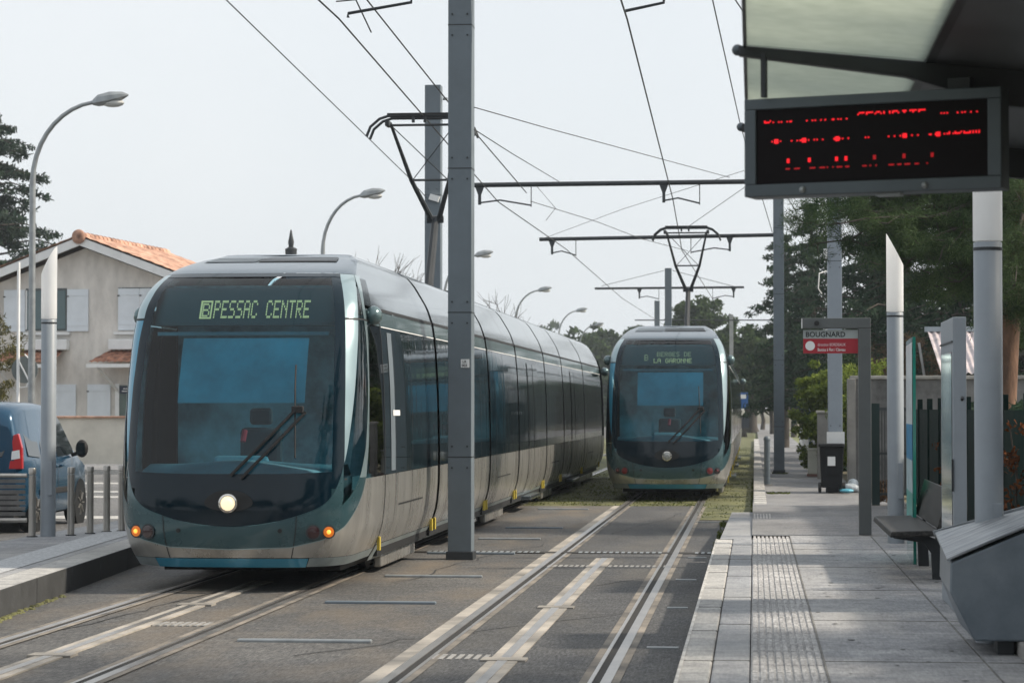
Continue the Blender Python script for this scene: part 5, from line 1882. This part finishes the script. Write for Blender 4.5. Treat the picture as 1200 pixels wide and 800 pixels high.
# small things further along the footpath
p = on(899, 568, .115)
r = thing("path_bollard", "grey round-topped bollard at the footpath's kerb by the grass", "bollard", tuple(p))
MB().lathe(p, [(.065, 0), (.065, .96), (.075, .97), (.075, 1.0), (.06, 1.04), (.03, 1.06)], 16).build("post", m_pole, r, smooth=True)
MB().lathe(p, [(.14, 0), (.13, .015)], 14).build("foot", m_joint, r)
p = on(954, 558, .11)
r = thing("utility_box", "small cream utility box on the footpath left of the wheelie bin", "utility box", tuple(p))
MB().box(p.x - .15, p.x + .15, p.y, p.y + .25, p.z + .06, p.z + .66).build("cabinet", M("box_cream", (.52, .52, .46), .5, 0, .08), r, bevel=.015)
MB().box(p.x - .17, p.x + .17, p.y - .02, p.y + .27, p.z + .64, p.z + .69).build("lid", M("box_cream", (.52, .52, .46)), r, bevel=.01)
MB().box(p.x - .17, p.x + .17, p.y - .02, p.y + .27, p.z, p.z + .06).build("base", M("box_base_brick", (.22, .12, .10), .8), r)

# concrete pier, picket fence, green post
p = at(964, 520, 58)
r = thing("gate_pier", "weathered concrete gate pier left of the light grey mast", "gate pier", (p.x, 58, .1))
MB().box(p.x - .12, p.x + .16, 58, 58.4, .1, 1.66).build("pier", m_conc, r, bevel=.01)
MB().box(p.x - .15, p.x + .19, 57.97, 58.43, 1.66, 1.72).build("cap", M("cap_stone", (.42, .40, .37), .8), r, bevel=.01)
p = at(950, 490, 64)
r = thing("green_post", "thin dark green fence post beside the hedge", "post", (p.x, 64, .1))
gp = MB().box(p.x - .05, p.x + .05, 64, 64.1, .1, 2.75).build("post", M("fence_green_dark", (.012, .05, .038), .5, 0, .15), r)
nb = MB()
for k in range(9):
    nb.box(p.x - .04, p.x + .04, 63.985, 63.999, .9 + k * .2, .96 + k * .2)
nb.build("insulator_clip", m_white, gp)
r = thing("picket_fence", "white picket fence along the footpath beneath the hedge", "fence", (1.52, 68, .1))
pk = MB()
for y in np.arange(61, 92, .34):
    xx = 1.50 + .006 * (y - 61)
    h = 1.50 if y < 72 else 1.0
    pk.box(xx, xx + .025, y, y + .19, .12, h)
pk.build("picket_panel", m_white, r)
MB().box(1.50, 1.62, 60.9, 61.0, .1, 1.66).build("post", m_white, r)
MB().bar((1.54, 61, .95), (1.72, 92, .85), .03, .08).build("rail", m_white, r)

# wall, gate and green fence behind the platform
m_wall = M("old_cement_wall", (.105, .105, .105), .9, 0, .32, 1.3, bump=.3, bscale=14, tint=(.15, .15, .15))
r = thing("cement_wall", "grey stained cement wall with flat coping behind the gate", "wall", (3.5, 49, .1))
MB().box(1.98, 9.0, 49, 49.22, .05, 2.36).build("wall", m_wall, r)
MB().box(1.92, 9.0, 48.95, 49.28, 2.36, 2.43).build("coping", M("coping_pale", (.34, .33, .31), .85, 0, .2), r, bevel=.01)
MB().box(1.86, 2.02, 48.9, 49.3, .05, 2.37).build("end_pier", m_conc, r, bevel=.01)
m_fgreen = M("fence_green", (.003, .014, .012), .8, 0, .2, 3, spec=.15)
r = thing("metal_gate", "dark barred metal gate between the wall and the green fence", "gate", (2.3, 41.2, .2))
MB().box(1.96, 2.09, 41.0, 41.13, .15, 1.86).build("gate_post", M("gate_post_green", (.008, .03, .028), .5, 0, .1), r)
MB().box(2.54, 2.66, 41.0, 41.13, .15, 1.80).build("gate_post", M("gate_post_green", (.008, .03, .028), .5, 0, .1), r)
gb_ = MB()
for k in range(9):
    gb_.box(2.12 + k * .048, 2.138 + k * .048, 41.05, 41.07, .34, 1.78)
gb_.box(2.09, 2.54, 41.04, 41.08, 1.74, 1.79).box(2.09, 2.54, 41.04, 41.08, 1.0, 1.04).box(2.09, 2.54, 41.04, 41.08, .32, .36)
gb_.build("bar_panel", M("gate_bars", (.05, .06, .062), .5, .2, .1), r)
r = thing("green_fence", "long dark green slatted garden fence behind the platform and bench", "fence", (2.5, 28, .2))
fx = lambda y: 2.62 - (41 - y) * .004
for k, y in enumerate(np.arange(14, 41, 2.25)):
    MB().box(fx(y) - .04, fx(y) + .04, y - .04, y + .04, .1, 1.92).build("fence_post", m_fgreen, r, bevel=.005)
    sp = MB()
    y2 = y + 2.21
    for yy in np.arange(y + .06, y2, .118):
        sp.box(fx(yy) - .012, fx(yy) + .012, yy, yy + .095, .22, 1.76)
    sp.box(fx(y) + .014, fx(y) + .04, y, y2, .5, .56).box(fx(y) + .014, fx(y) + .04, y, y2, 1.45, 1.51)
    sp.build("slat_panel", m_fgreen, r)

# corrugated shed and pale outbuilding behind the wall
m_corr = M("corrugated_sheet", (.44, .41, .42), .5, .2, .25, 3, tint=(.52, .45, .46))
a, b = at(1080, 390, 56), at(1117, 440, 52)
r = thing("shed", "small shed with sloping pale corrugated roof behind the cement wall", "shed", (a.x + .4, 53, .1))
x0, x1, zt_, zb_ = a.x, a.x + 1.1, a.z, b.z + .05
nx = 90
X_ = np.linspace(x0 + .02, x1, nx)
G = np.zeros((6, nx, 3))
for i, t in enumerate(np.linspace(0, 1, 6)):
    G[i, :, 0] = X_ + .12 * t
    G[i, :, 1] = 54.5 - 2.4 * t
    G[i, :, 2] = zt_ - (zt_ - zb_) * t + .02 * np.sin((X_ - x0) * 2 * PI / .14)
MB().grid(G).build("roof", m_corr, r, smooth=True)
MB().box(x0 - .03, x1, 54.4, 54.6, zt_ - .02, zt_ + .09).build("ridge_cap", M("ridge_blue_grey", (.33, .38, .42), .5), r)
MB().box(x0 + .1, x1, 52.4, 55, .1, zb_ - .02).build("wall", M("shed_wall_dark", (.06, .055, .05), .9, 0, .2), r)
MB().box(x0, x1, 52.0, 52.08, zb_ - .17, zb_ - .06).build("gutter_board", m_white, r)
MB().bar((x0 - .05, 53.2, 1.9), (x0 - .25, 53.2, 3.2), .05, .05).build("brace", M("brace_grey", (.3, .3, .3)), r)
a = at(1184, 395, 60)
r = thing("outbuilding", "pale rendered outbuilding with brown tiles just right of the pine trunk", "outbuilding", (a.x + 2, 62, .1))
MB().box(a.x, a.x + 6, 60, 65, .1, a.z - .30).build("wall", M("outbuilding_render", (.58, .57, .55), .9, 0, .1), r)
MB().prism([(a.x - .3, 59.6, a.z - .30), (a.x + 6, 59.6, a.z - .30), (a.x + 6, 62.5, a.z + .5), (a.x - .3, 62.5, a.z + .5)], (0, 0, .12)).build("roof", m_tile_dk, r)
MB().box(a.x + .1, a.x + .5, 59.95, 60.02, a.z - 1.5, a.z - .5).build("window", m_vglass, r)

# blue road sign far down the path and a parking post
p = at(866, 475, 120)
r = thing("blue_sign", "small blue sign on a post by the far crossing", "sign", (p.x, 120, 0))
MB().tube([(p.x, 120, 0), (p.x, 120, 2.6)], .04, 8).build("post", m_dark, r)
MB().box(p.x - .30, p.x + .45, 119.9, 119.95, 1.75, 2.55).build("sign_plate", M("sign_blue", (.02, .10, .32), .4), r)
MB().box(p.x - .10, p.x + .35, 119.88, 119.9, 2.25, 2.45).build("sign_mark", m_white, r)
MB().box(p.x - .25, p.x + .5, 119.9, 119.95, .8, 1.4).build("lower_plate", M("plate_dark", (.03, .035, .05), .4), r)

# ================================================================== VEGETATION
m_bark = M("bark_grey_brown", (.055, .046, .038), .95, 0, .3, 3, bump=.8, bscale=14, stretch=(1, 1, .3))
m_bark_red = M("bark_reddish_pine", (.17, .095, .06), .95, 0, .4, 4, bump=.9, bscale=16, stretch=(1, 1, .3))
lm_dark = leafmat("needles_dark_green", (.012, .028, .020), (.058, .090, .056), .2)
lm_pine = leafmat("needles_pine_green", (.014, .034, .018), (.085, .125, .056), .3)
lm_cedar = leafmat("needles_cedar", (.014, .030, .024), (.060, .085, .060), .15)
lm_hedge = leafmat("leaves_bright_hedge", (.070, .115, .018), (.270, .330, .075), .4)
lm_olive = leafmat("leaves_olive_bush", (.035, .040, .012), (.150, .135, .050), .25)
lm_brown = leafmat("twigs_brown", (.050, .035, .024), (.170, .115, .075), .2)
lm_far = leafmat("leaves_far_green", (.018, .038, .018), (.075, .110, .045), .25)
lm_twig = leafmat("twigs_grey", (.07, .06, .055), (.16, .14, .13), .1)


def scatter(pts, n, size, aspect=1.0, up=0.0, out=None):
    """n small quads around each (x, y, z, rx, ry, rz) cluster centre"""
    pts = np.asarray(pts, float)
    k = len(pts) * n
    c = np.repeat(pts[:, :3], n, 0)
    r = np.repeat(pts[:, 3:6], n, 0)
    d = rng.normal(0, 1, (k, 3))
    d /= np.linalg.norm(d, axis=1, keepdims=True)
    rad = rng.random((k, 1)) ** .45
    p = c + d * r * rad
    a = rng.normal(0, 1, (k, 3))
    a[:, 2] += up
    if out is not None:
        a += d * out
    a /= np.linalg.norm(a, axis=1, keepdims=True)
    b = np.cross(a, rng.normal(0, 1, (k, 3)))
    b /= np.linalg.norm(b, axis=1, keepdims=True) + 1e-9
    s = size * rng.uniform(.55, 1.35, (k, 1))
    a, b = a * s, b * s * aspect
    v = np.stack([p - a - b, p + a - b * .3, p + a + b * .3, p - a + b], 1)
    return v.reshape(-1, 3)


def leaves(name, v, mat, parent):
    return npmesh(name, v, np.arange(len(v)).reshape(-1, 4), mat, parent)


def limb(mb, a, b, r0, r1, sag=0.0, n=6, wob=.0):
    a, b = Vector(a), Vector(b)
    pts, rs = [], []
    for i in range(n + 1):
        t = i / n
        p = a.lerp(b, t)
        p.z += sag * 4 * t * (1 - t)
        if 0 < i < n:
            p += Vector((random.gauss(0, wob), random.gauss(0, wob), random.gauss(0, wob)))
        pts.append(p)
        rs.append(r0 + (r1 - r0) * t)
    mb.tube(pts, rs, 7)
    return pts


def conifer(label, X, Y, h, rbase, mat, dens=1.0, zb=0.0, leaf=.14, droop=.25, ntier=16, z0=1.0, nl=26, cat="tree", name="conifer_tree", group=None, power=.9, asp=.28):
    """trunk with whorls of drooping boughs; each bough carries flat sprays"""
    r = thing(name, label, cat, (X, Y, zb), group)
    MB().tube([(X, Y, zb - .1), (X + .1, Y, zb + h * .5), (X, Y, zb + h)], [.02 * h + .06, .012 * h + .03, .02], 9).build("trunk", m_bark, r, smooth=True)
    cl, br = [], MB()
    for i in range(ntier):
        t = i / (ntier - 1)
        z = zb + z0 + (h - z0) * t
        zt0 = z
        R = rbase * (1 - t) ** power + .15
        nb = max(4, int(9 * (1 - t * .5) * dens))
        for k in range(nb):
            a = random.uniform(0, 2 * PI)
            L = R * random.uniform(.5, 1.2)
            z = zt0 + random.uniform(-.6, .6) * (h - z0) / ntier
            dz = -droop * L * random.uniform(.5, 1.3) + .12 * L
            tip = Vector((X + math.cos(a) * L, Y + math.sin(a) * L, z + dz))
            root = Vector((X, Y, z + .1))
            br.tube([root, root.lerp(tip, .5) + Vector((0, 0, .10 * L)), tip], [.05, .03, .01], 4, caps=False)
            for s_ in np.linspace(.25, 1, max(3, int(L / .42))):
                p = root.lerp(tip, s_)
                p.z += .10 * L * 4 * s_ * (1 - s_) * .5
                w_ = .18 + .28 * (1 - abs(s_ - .55)) * min(1, L / 1.6)
                cl.append((p.x + random.gauss(0, .08), p.y + random.gauss(0, .08), p.z - .06, w_, w_, w_ * .42))
    br.build("branch", m_bark, r)
    leaves("crown", scatter(cl, nl, leaf, asp, -.35), mat, r)
    return r


def broadleaf(label, X, Y, h, rx, rz, mat, trunk_h, zb=0.0, leaf=.16, ncl=60, nl=60, tr=.2, cat="tree", name="leafy_tree", group=None, bark=None, flat=0.0, clr=.34, asp=.6):
    """trunk, limbs and a crown made of many leaf clusters of uneven size"""
    r = thing(name, label, cat, (X, Y, zb), group)
    top = Vector((X + random.gauss(0, .1), Y, zb + trunk_h))
    if trunk_h > 0:
        MB().tube([(X, Y, zb - .1), (X + random.gauss(0, .08), Y, zb + trunk_h * .5), top], [tr, tr * .8, tr * .6], 9).build("trunk", bark or m_bark, r, smooth=True)
    cz = zb + (trunk_h + h) / 2 if trunk_h > 0 else zb + h / 2
    cl, lb = [], MB()
    for k in range(ncl):
        d = np.array([random.gauss(0, 1), random.gauss(0, 1), random.gauss(0, 1)])
        d /= np.linalg.norm(d)
        if flat and d[2] < 0:
            d[2] *= 1 - flat
        q = random.random() ** .38
        p = np.array([X, Y, cz]) + d * np.array([rx, rx, rz]) * q * random.uniform(.82, 1.06)
        s = clr * rx * random.uniform(.5, 1.0)
        cl.append((*p, s, s, s * .75))
        if trunk_h > 0 and k % 4 == 0:
            limb(lb, top - Vector((0, 0, random.uniform(0, trunk_h * .25))), tuple(p), tr * .35, .02, wob=.08)
    if trunk_h > 0:
        lb.build("limb", bark or m_bark, r)
    leaves("crown", scatter(cl, nl, leaf, asp), mat, r)
    return r


def bare_tree(label, X, Y, h, spread, zb=0.0, tr=.14, name="bare_tree", mat=None, levels=4, trunk=.35, group=None):
    r = thing(name, label, "tree", (X, Y, zb), group)
    mb, tk = MB(), MB()

    def grow(p, d, L, rad, lv):
        q = p + d * L
        (tk if lv == levels else mb).tube([p, p.lerp(q, .5) + Vector((random.gauss(0, .03), random.gauss(0, .03), 0)) * L, q], [rad, rad * .85, rad * .65], 6 if lv > 1 else 4, caps=False)
        if lv == 0:
            return
        for k in range(random.choice((3, 3, 4))):
            nd = (d + Vector((random.gauss(0, spread), random.gauss(0, spread), random.gauss(.12, spread * .5)))).normalized()
            grow(p.lerp(q, random.uniform(.65, 1)), nd, L * random.uniform(.55, .8), max(.006, rad * .55), lv - 1)

    grow(Vector((X, Y, zb)), Vector((0, 0, 1)), h * trunk, tr, levels)
    tk.build("trunk", mat or m_bark, r)
    mb.build("branch", mat or m_bark, r)
    return r


# --- left side
conifer("dark layered cedar rising behind the house at the left edge", at(-8, 300, 96).x, 96, 13.6, 5.0, lm_cedar, 1.15, leaf=.13, droop=.16, ntier=21, z0=3.0, nl=40, name="cedar_tree", power=.62)
broadleaf("olive coloured bush with feathery leaves left of the road signs", at(0, 440, 62).x - .5, 62, 5.0, 1.15, 2.4, lm_olive, 0, leaf=.055, ncl=110, nl=90, name="bush", cat="bush", clr=.28, asp=.3)
bare_tree("bare twiggy treetop showing just right of the tall mast over the tram's roof", at(578, 400, 100).x, 100, 6.9, .55, tr=.10, levels=4, trunk=.45)
bare_tree("bare treetop peeping over the nearest tram's roof by its front", at(424, 300, 85).x, 85, 7.6, .5, tr=.09, levels=4, trunk=.42)

# --- far tree line beyond the trams
for k in range(13):
    X_t = at(640 + k * 13, 400, 235).x + random.gauss(0, .6)
    broadleaf(("dense" if k % 2 else "full") + " green tree in the far line beyond the trams", X_t, 228 + random.uniform(0, 22), 9.6 + random.uniform(-.9, 1.1), 2.8, 5.0, lm_far, 0, leaf=.24, ncl=80, nl=50, group="far green trees beyond the trams", clr=.30)
for x_, yt_, Yd in ((609, 366, 420), (633, 372, 430), (652, 378, 440), (700, 386, 420), (742, 380, 430), (585, 372, 410)):
    p = at(x_, yt_, Yd)
    broadleaf("hazy bluish tree on the skyline", p.x, Yd, p.z, 4.2, p.z * .42, lm_far, 2.0, leaf=.42, ncl=60, nl=44, tr=.3, group="hazy trees on the skyline", clr=.3)
for x_, yt_, Yd in ((617, 356, 330), (641, 362, 340), (668, 366, 345), (625, 362, 360)):
    p = at(x_, yt_, Yd)
    bare_tree("pale bare poplar on the skyline", p.x, Yd, p.z * .85, .28, tr=.18, levels=4, trunk=.36, mat=m_bark, group="bare poplars on the skyline")
for x_, yt_, Yd, rx in ((818, 350, 165, 1.75), (772, 384, 185, 1.5), (742, 384, 200, 1.5), (845, 382, 170, 1.2)):
    p = at(x_, yt_, Yd)
    broadleaf("round-topped pine above the roof of the farther tram", p.x, Yd, p.z, rx, 1.6, lm_far, p.z - 3.0, leaf=.15, ncl=60, nl=70, tr=.22, group="pines above the farther tram", name="pine_tree", flat=.6, clr=.36)
for x_, yt_, Yd, rx in ((872, 372, 150, 2.0), (905, 384, 158, 1.9), (930, 378, 150, 1.8), (855, 398, 175, 1.8), (893, 402, 190, 2.2), (921, 410, 172, 2.0)):
    p = at(x_, yt_, Yd)
    broadleaf("broad mid-green tree beyond the lawn, right of the farther tram", p.x, Yd, p.z, rx, (p.z - 1.6) * .5, lm_far, 1.6, leaf=.15, ncl=80, nl=64, tr=.2, group="trees beyond the lawn", clr=.34)
# bare-armed trunk on the lawn
p = on(881, 506, .05)
r = thing("pollarded_tree", "thick grey trunk with bare forked limbs on the lawn past the farther tram", "tree", (p.x, p.y, 0))
tt = Vector((p.x + .1, p.y, 5.2))
MB().tube([(p.x, p.y, -.1), (p.x, p.y, .5), (p.x + .05, p.y, 3), tt], [.62, .42, .36, .30], 10).build("trunk", m_bark, r, smooth=True)
lb = MB()
for (x_, y_) in ((905, 418), (897, 405), (862, 425), (873, 410), (889, 412)):
    limb(lb, tt, at(x_, y_, p.y), .16, .03, wob=.12)
lb.build("limb", m_bark, r)

# --- right side
conifer("tall dark conifer behind the slim footpath mast", at(950, 300, 92).x, 92, 9.2, 2.3, lm_dark, 1.2, leaf=.11, droop=.3, ntier=17, z0=2.0, nl=34, power=.55)
conifer("dark conifer left of the light grey mast with a ragged top", at(918, 300, 104).x, 104, 9.0, 1.7, lm_dark, 1.0, leaf=.12, droop=.2, ntier=14, z0=2.6, nl=30, power=.5)
conifer("dark conifer filling the space behind the stop sign", at(1022, 300, 80).x, 80, 9.4, 2.6, lm_dark, 1.2, leaf=.10, droop=.2, ntier=17, z0=2.4, nl=36, power=.45)
for k, (x_, Yd, h, R_) in enumerate(((1060, 72, 9.5, 2.7), (1120, 66, 9.2, 2.6), (1180, 62, 9.0, 2.7), (1235, 58, 9, 2.6))):
    conifer("dense dark evergreen in the row behind the shed", at(x_, 400, Yd).x, Yd, h, R_, lm_dark, 1.3, leaf=.10, droop=.2, ntier=16, z0=.4, nl=38, power=.40, group="dark evergreens behind the shed", name="evergreen_tree")
broadleaf("brown twiggy shrub showing above the stop sign", at(1018, 380, 62).x, 62, 4.3, .85, 1.25, lm_brown, 0, zb=.1, leaf=.05, ncl=80, nl=90, name="shrub", cat="shrub", clr=.36, asp=.15)
broadleaf("brown twiggy shrub standing higher to the right behind the white light tube", at(1062, 380, 60).x, 60, 4.4, .95, 1.3, lm_brown, 0, zb=.1, leaf=.05, ncl=70, nl=90, name="shrub", cat="shrub", clr=.36, asp=.15)
for x_, yt_, Yd, rx, lab in ((958, 428, 60.5, .62, "lowest bright green shrub, left of the light grey mast"), (983, 418, 59.3, .70, "bright green shrub directly behind the light grey mast"), (1014, 414, 55.5, .85, "biggest bright green shrub, above the cement wall's end"), (1050, 436, 54.5, .5, "bright green shrub peeping over the cement wall beside the light column")):
    p = at(x_, yt_, Yd)
    broadleaf(lab, p.x, Yd, p.z, rx, p.z * .5, lm_hedge, 0, zb=.1, leaf=.040, ncl=100, nl=110, name="shrub", cat="shrub", clr=.34, asp=.6)
hl_ = ["dark hedge shrub nearest along the picket fence", "dark hedge shrub second along the picket fence", "yellowish brown hedge shrub midway along the picket fence", "dark hedge shrub fourth along the picket fence", "dark hedge shrub fifth along the picket fence", "farthest dark hedge shrub at the picket fence's end"]
for k, (Yd, h_) in enumerate(((61, 2.9), (66, 3.1), (71.5, 2.7), (77, 3.1), (83, 3.0), (90, 2.8))):
    broadleaf(hl_[k], 2.42, Yd, h_, .78, 1.25, lm_olive if k == 2 else lm_pine, 0, zb=.45, leaf=.05, ncl=80, nl=90, name="hedge_shrub", cat="hedge", clr=.36)

# big pine overhanging the platform's far end
px0 = at(1178, 470, 36)
pine = thing("pine_tree", "large pine with reddish trunk and dark boughs hanging over the green fence", "pine tree", (px0.x, 36, .1))
tp = [Vector((px0.x - .05, 36, 0)), Vector((px0.x, 36, 1.9)), Vector((px0.x + .10, 36.1, 3.4)), Vector((px0.x + .35, 36.4, 5.4)), Vector((px0.x + .5, 36.8, 8.4))]
MB().tube(tp, [.21, .165, .15, .13, .05], 12).build("trunk", m_bark_red, pine, smooth=True)
cl, br = [], MB()
tips = []
for (x_, y_, Yd) in ((932, 246, 37), (944, 262, 36), (962, 250, 35.5), (985, 262, 35), (958, 285, 37), (1000, 240, 36), (1015, 285, 37), (1040, 262, 35), (1050, 300, 36.5), (1075, 285, 35), (1090, 320, 36.5), (1105, 290, 35), (1125, 330, 35.5), (1150, 300, 34.5), (1165, 345, 35), (1190, 330, 34.5), (1200, 280, 35), (1215, 360, 35), (1100, 250, 36), (1050, 235, 37), (1150, 240, 36), (1010, 215, 36), (1080, 200, 36), (1190, 225, 35), (970, 225, 36), (1230, 310, 36), (1130, 270, 38), (1065, 340, 38), (1110, 350, 38.5), (1180, 375, 38), (1200, 400, 38.5), (1215, 250, 37), (1030, 310, 38), (1010, 262, 38.5)):
    tips.append((at(x_, y_, Yd), 1))
for k in range(14):
    a = random.uniform(-.6, PI + .6)
    tips.append((Vector((px0.x + .5 + math.cos(a) * random.uniform(.8, 2.6), 37 + math.sin(a) * 2.2, random.uniform(4.2, 8.2))), 1))
for tip, _ in tips:
    zz = min(max(tip.z + random.uniform(-.1, .5), 2.9), 7.6)
    t = next(i for i in range(4) if tp[i].z <= zz <= tp[i + 1].z)
    f_ = (zz - tp[t].z) / (tp[t + 1].z - tp[t].z)
    root = tp[t].lerp(tp[t + 1], f_)
    pts = limb(br, root, tip, .045, .010, sag=.10, n=7, wob=.05)
    L = (tip - root).length
    for i, q in enumerate(pts[2:], 2):
        for k in range(5 if i < 6 else 6):
            s = .14 + .10 * random.random()
            o_ = Vector((random.gauss(0, .17), random.gauss(0, .22), random.gauss(0, .12)))
            cl.append((q.x + o_.x, q.y + o_.y, q.z + o_.z, s, s, s * .8))
            if k < 2:
                br.tube([q, q + o_ * .8], [.012, .005], 4, caps=False)
br.build("bough", m_bark, pine)
leaves("crown", scatter(cl, 80, .052, .085, 0.0, out=.8), lm_pine, pine)

# the wooded street end behind the photographer: it is what the tram fronts mirror
c_ = []
for k in range(260):
    a = random.uniform(-70, 60)
    c_.append((a, -38 - 14 * random.random(), abs(random.gauss(0, 1)) * 3.0 + 1.0 + 3.0 * math.sin(a * .13) ** 2, 2.6, 2.0, 1.9))
bw = npmesh("wooded_street_end", scatter(c_, 90, .34, .6), np.arange(260 * 90 * 4).reshape(-1, 4), lm_far)
tag(bw, kind="stuff")

# unseen evergreens, added beside the stop to shade the near platform and track
for k, (X_, Y_, h_, R_) in enumerate(((7.6, 17.0, 12.5, 3.0), (8.0, 12.0, 12.0, 3.0), (8.6, 7.0, 12, 3.0), (12.5, 15.0, 14.0, 3.4))):
    conifer("tall unseen evergreen added to shade the near platform", X_, Y_, h_, R_, lm_dark, 1.0, leaf=.16, droop=.2, ntier=14, z0=1.2, nl=16, power=.35, group="unseen evergreens added for shade", name="evergreen_tree")

# low plants behind the fence and by the gate, dry leaves on the fence
for x_, y_, Yd, lab in ((1035, 566, 41.6, "low brown tuft of dry plants at the foot of the metal gate"),):
    p = at(x_, y_, Yd)
    broadleaf(lab, p.x, Yd, .5, .28, .22, lm_brown, 0, zb=.1, leaf=.03, ncl=26, nl=60, name="dry_plant", cat="plant", clr=.4, asp=.3)
lm_red = leafmat("leaves_red_orange", (.05, .020, .010), (.15, .060, .028), .2)
for x_, y_, Yd, hh, lab in ((1186, 560, 20.6, .75, "rust-red leafed climber on the green fence right of the wide column"), (1112, 545, 30, .55, "few rusty leaves on the green fence behind the glass screen")):
    p = at(x_, y_, Yd)
    r = thing("climber", lab, "climbing plant", (p.x, Yd, .3))
    MB().tube([(p.x, Yd, .25), (p.x + .04, Yd, p.z), (p.x - .02, Yd, p.z + hh * .6)], [.012, .01, .005], 5).build("stem", m_bark, r)
    c_ = [(p.x + random.gauss(0, .07), Yd + random.gauss(0, .08), p.z + random.uniform(-hh, hh) * .6, .06, .06, .07) for _ in range(20)]
    leaves("foliage", scatter(c_, 10, .022, .7), lm_red, r)
r = thing("garden_hedge", "dark leafy hedge pressing behind the long green fence", "hedge", (3.1, 29, .1))
c_ = []
for k in range(420):
    y = random.uniform(15, 40.5)
    c_.append((fx(y) + .55 + random.gauss(0, .16), y, random.uniform(.3, 1.72), .26, .26, .24))
leaves("foliage", scatter(c_, 60, .055, .5), lm_dark, r)
st_ = MB()
for k in range(30):
    y = 15.5 + k * .83
    st_.tube([(fx(y) + .55, y, 0), (fx(y) + .55 + random.gauss(0, .05), y, 1.5)], .02, 5)
st_.build("stem", m_bark, r)

# tufts of grass by the kerb's end and weeds along the left kerb
grass("weeds", [(-.52, -.44, 28.2, 38, .0), (-.06, .0, 38.6, 60, .02), (.25, .7, 47.6, 48.3, .1), (.45, .85, 62.1, 62.9, .1)], 1800, .035)

# --- the air
hz = MB().box(-260, 180, -40, 620, -1.5, 42).build("haze", MATS.get("haze") or bpy.data.materials.new("haze"), None, fix=True)
hm = hz.data.materials[0]
hm.use_nodes = True
nt = hm.node_tree
nt.nodes.clear()
ho = nt.nodes.new("ShaderNodeOutputMaterial")
pv = nt.nodes.new("ShaderNodeVolumePrincipled")
pv.inputs["Color"].default_value = (.80, .88, .95, 1)
pv.inputs["Density"].default_value = .0005
pv.inputs["Anisotropy"].default_value = .3
nt.links.new(pv.outputs[0], ho.inputs["Volume"])
tag(hz, kind="stuff")
scene.cycles.volume_bounces = 0
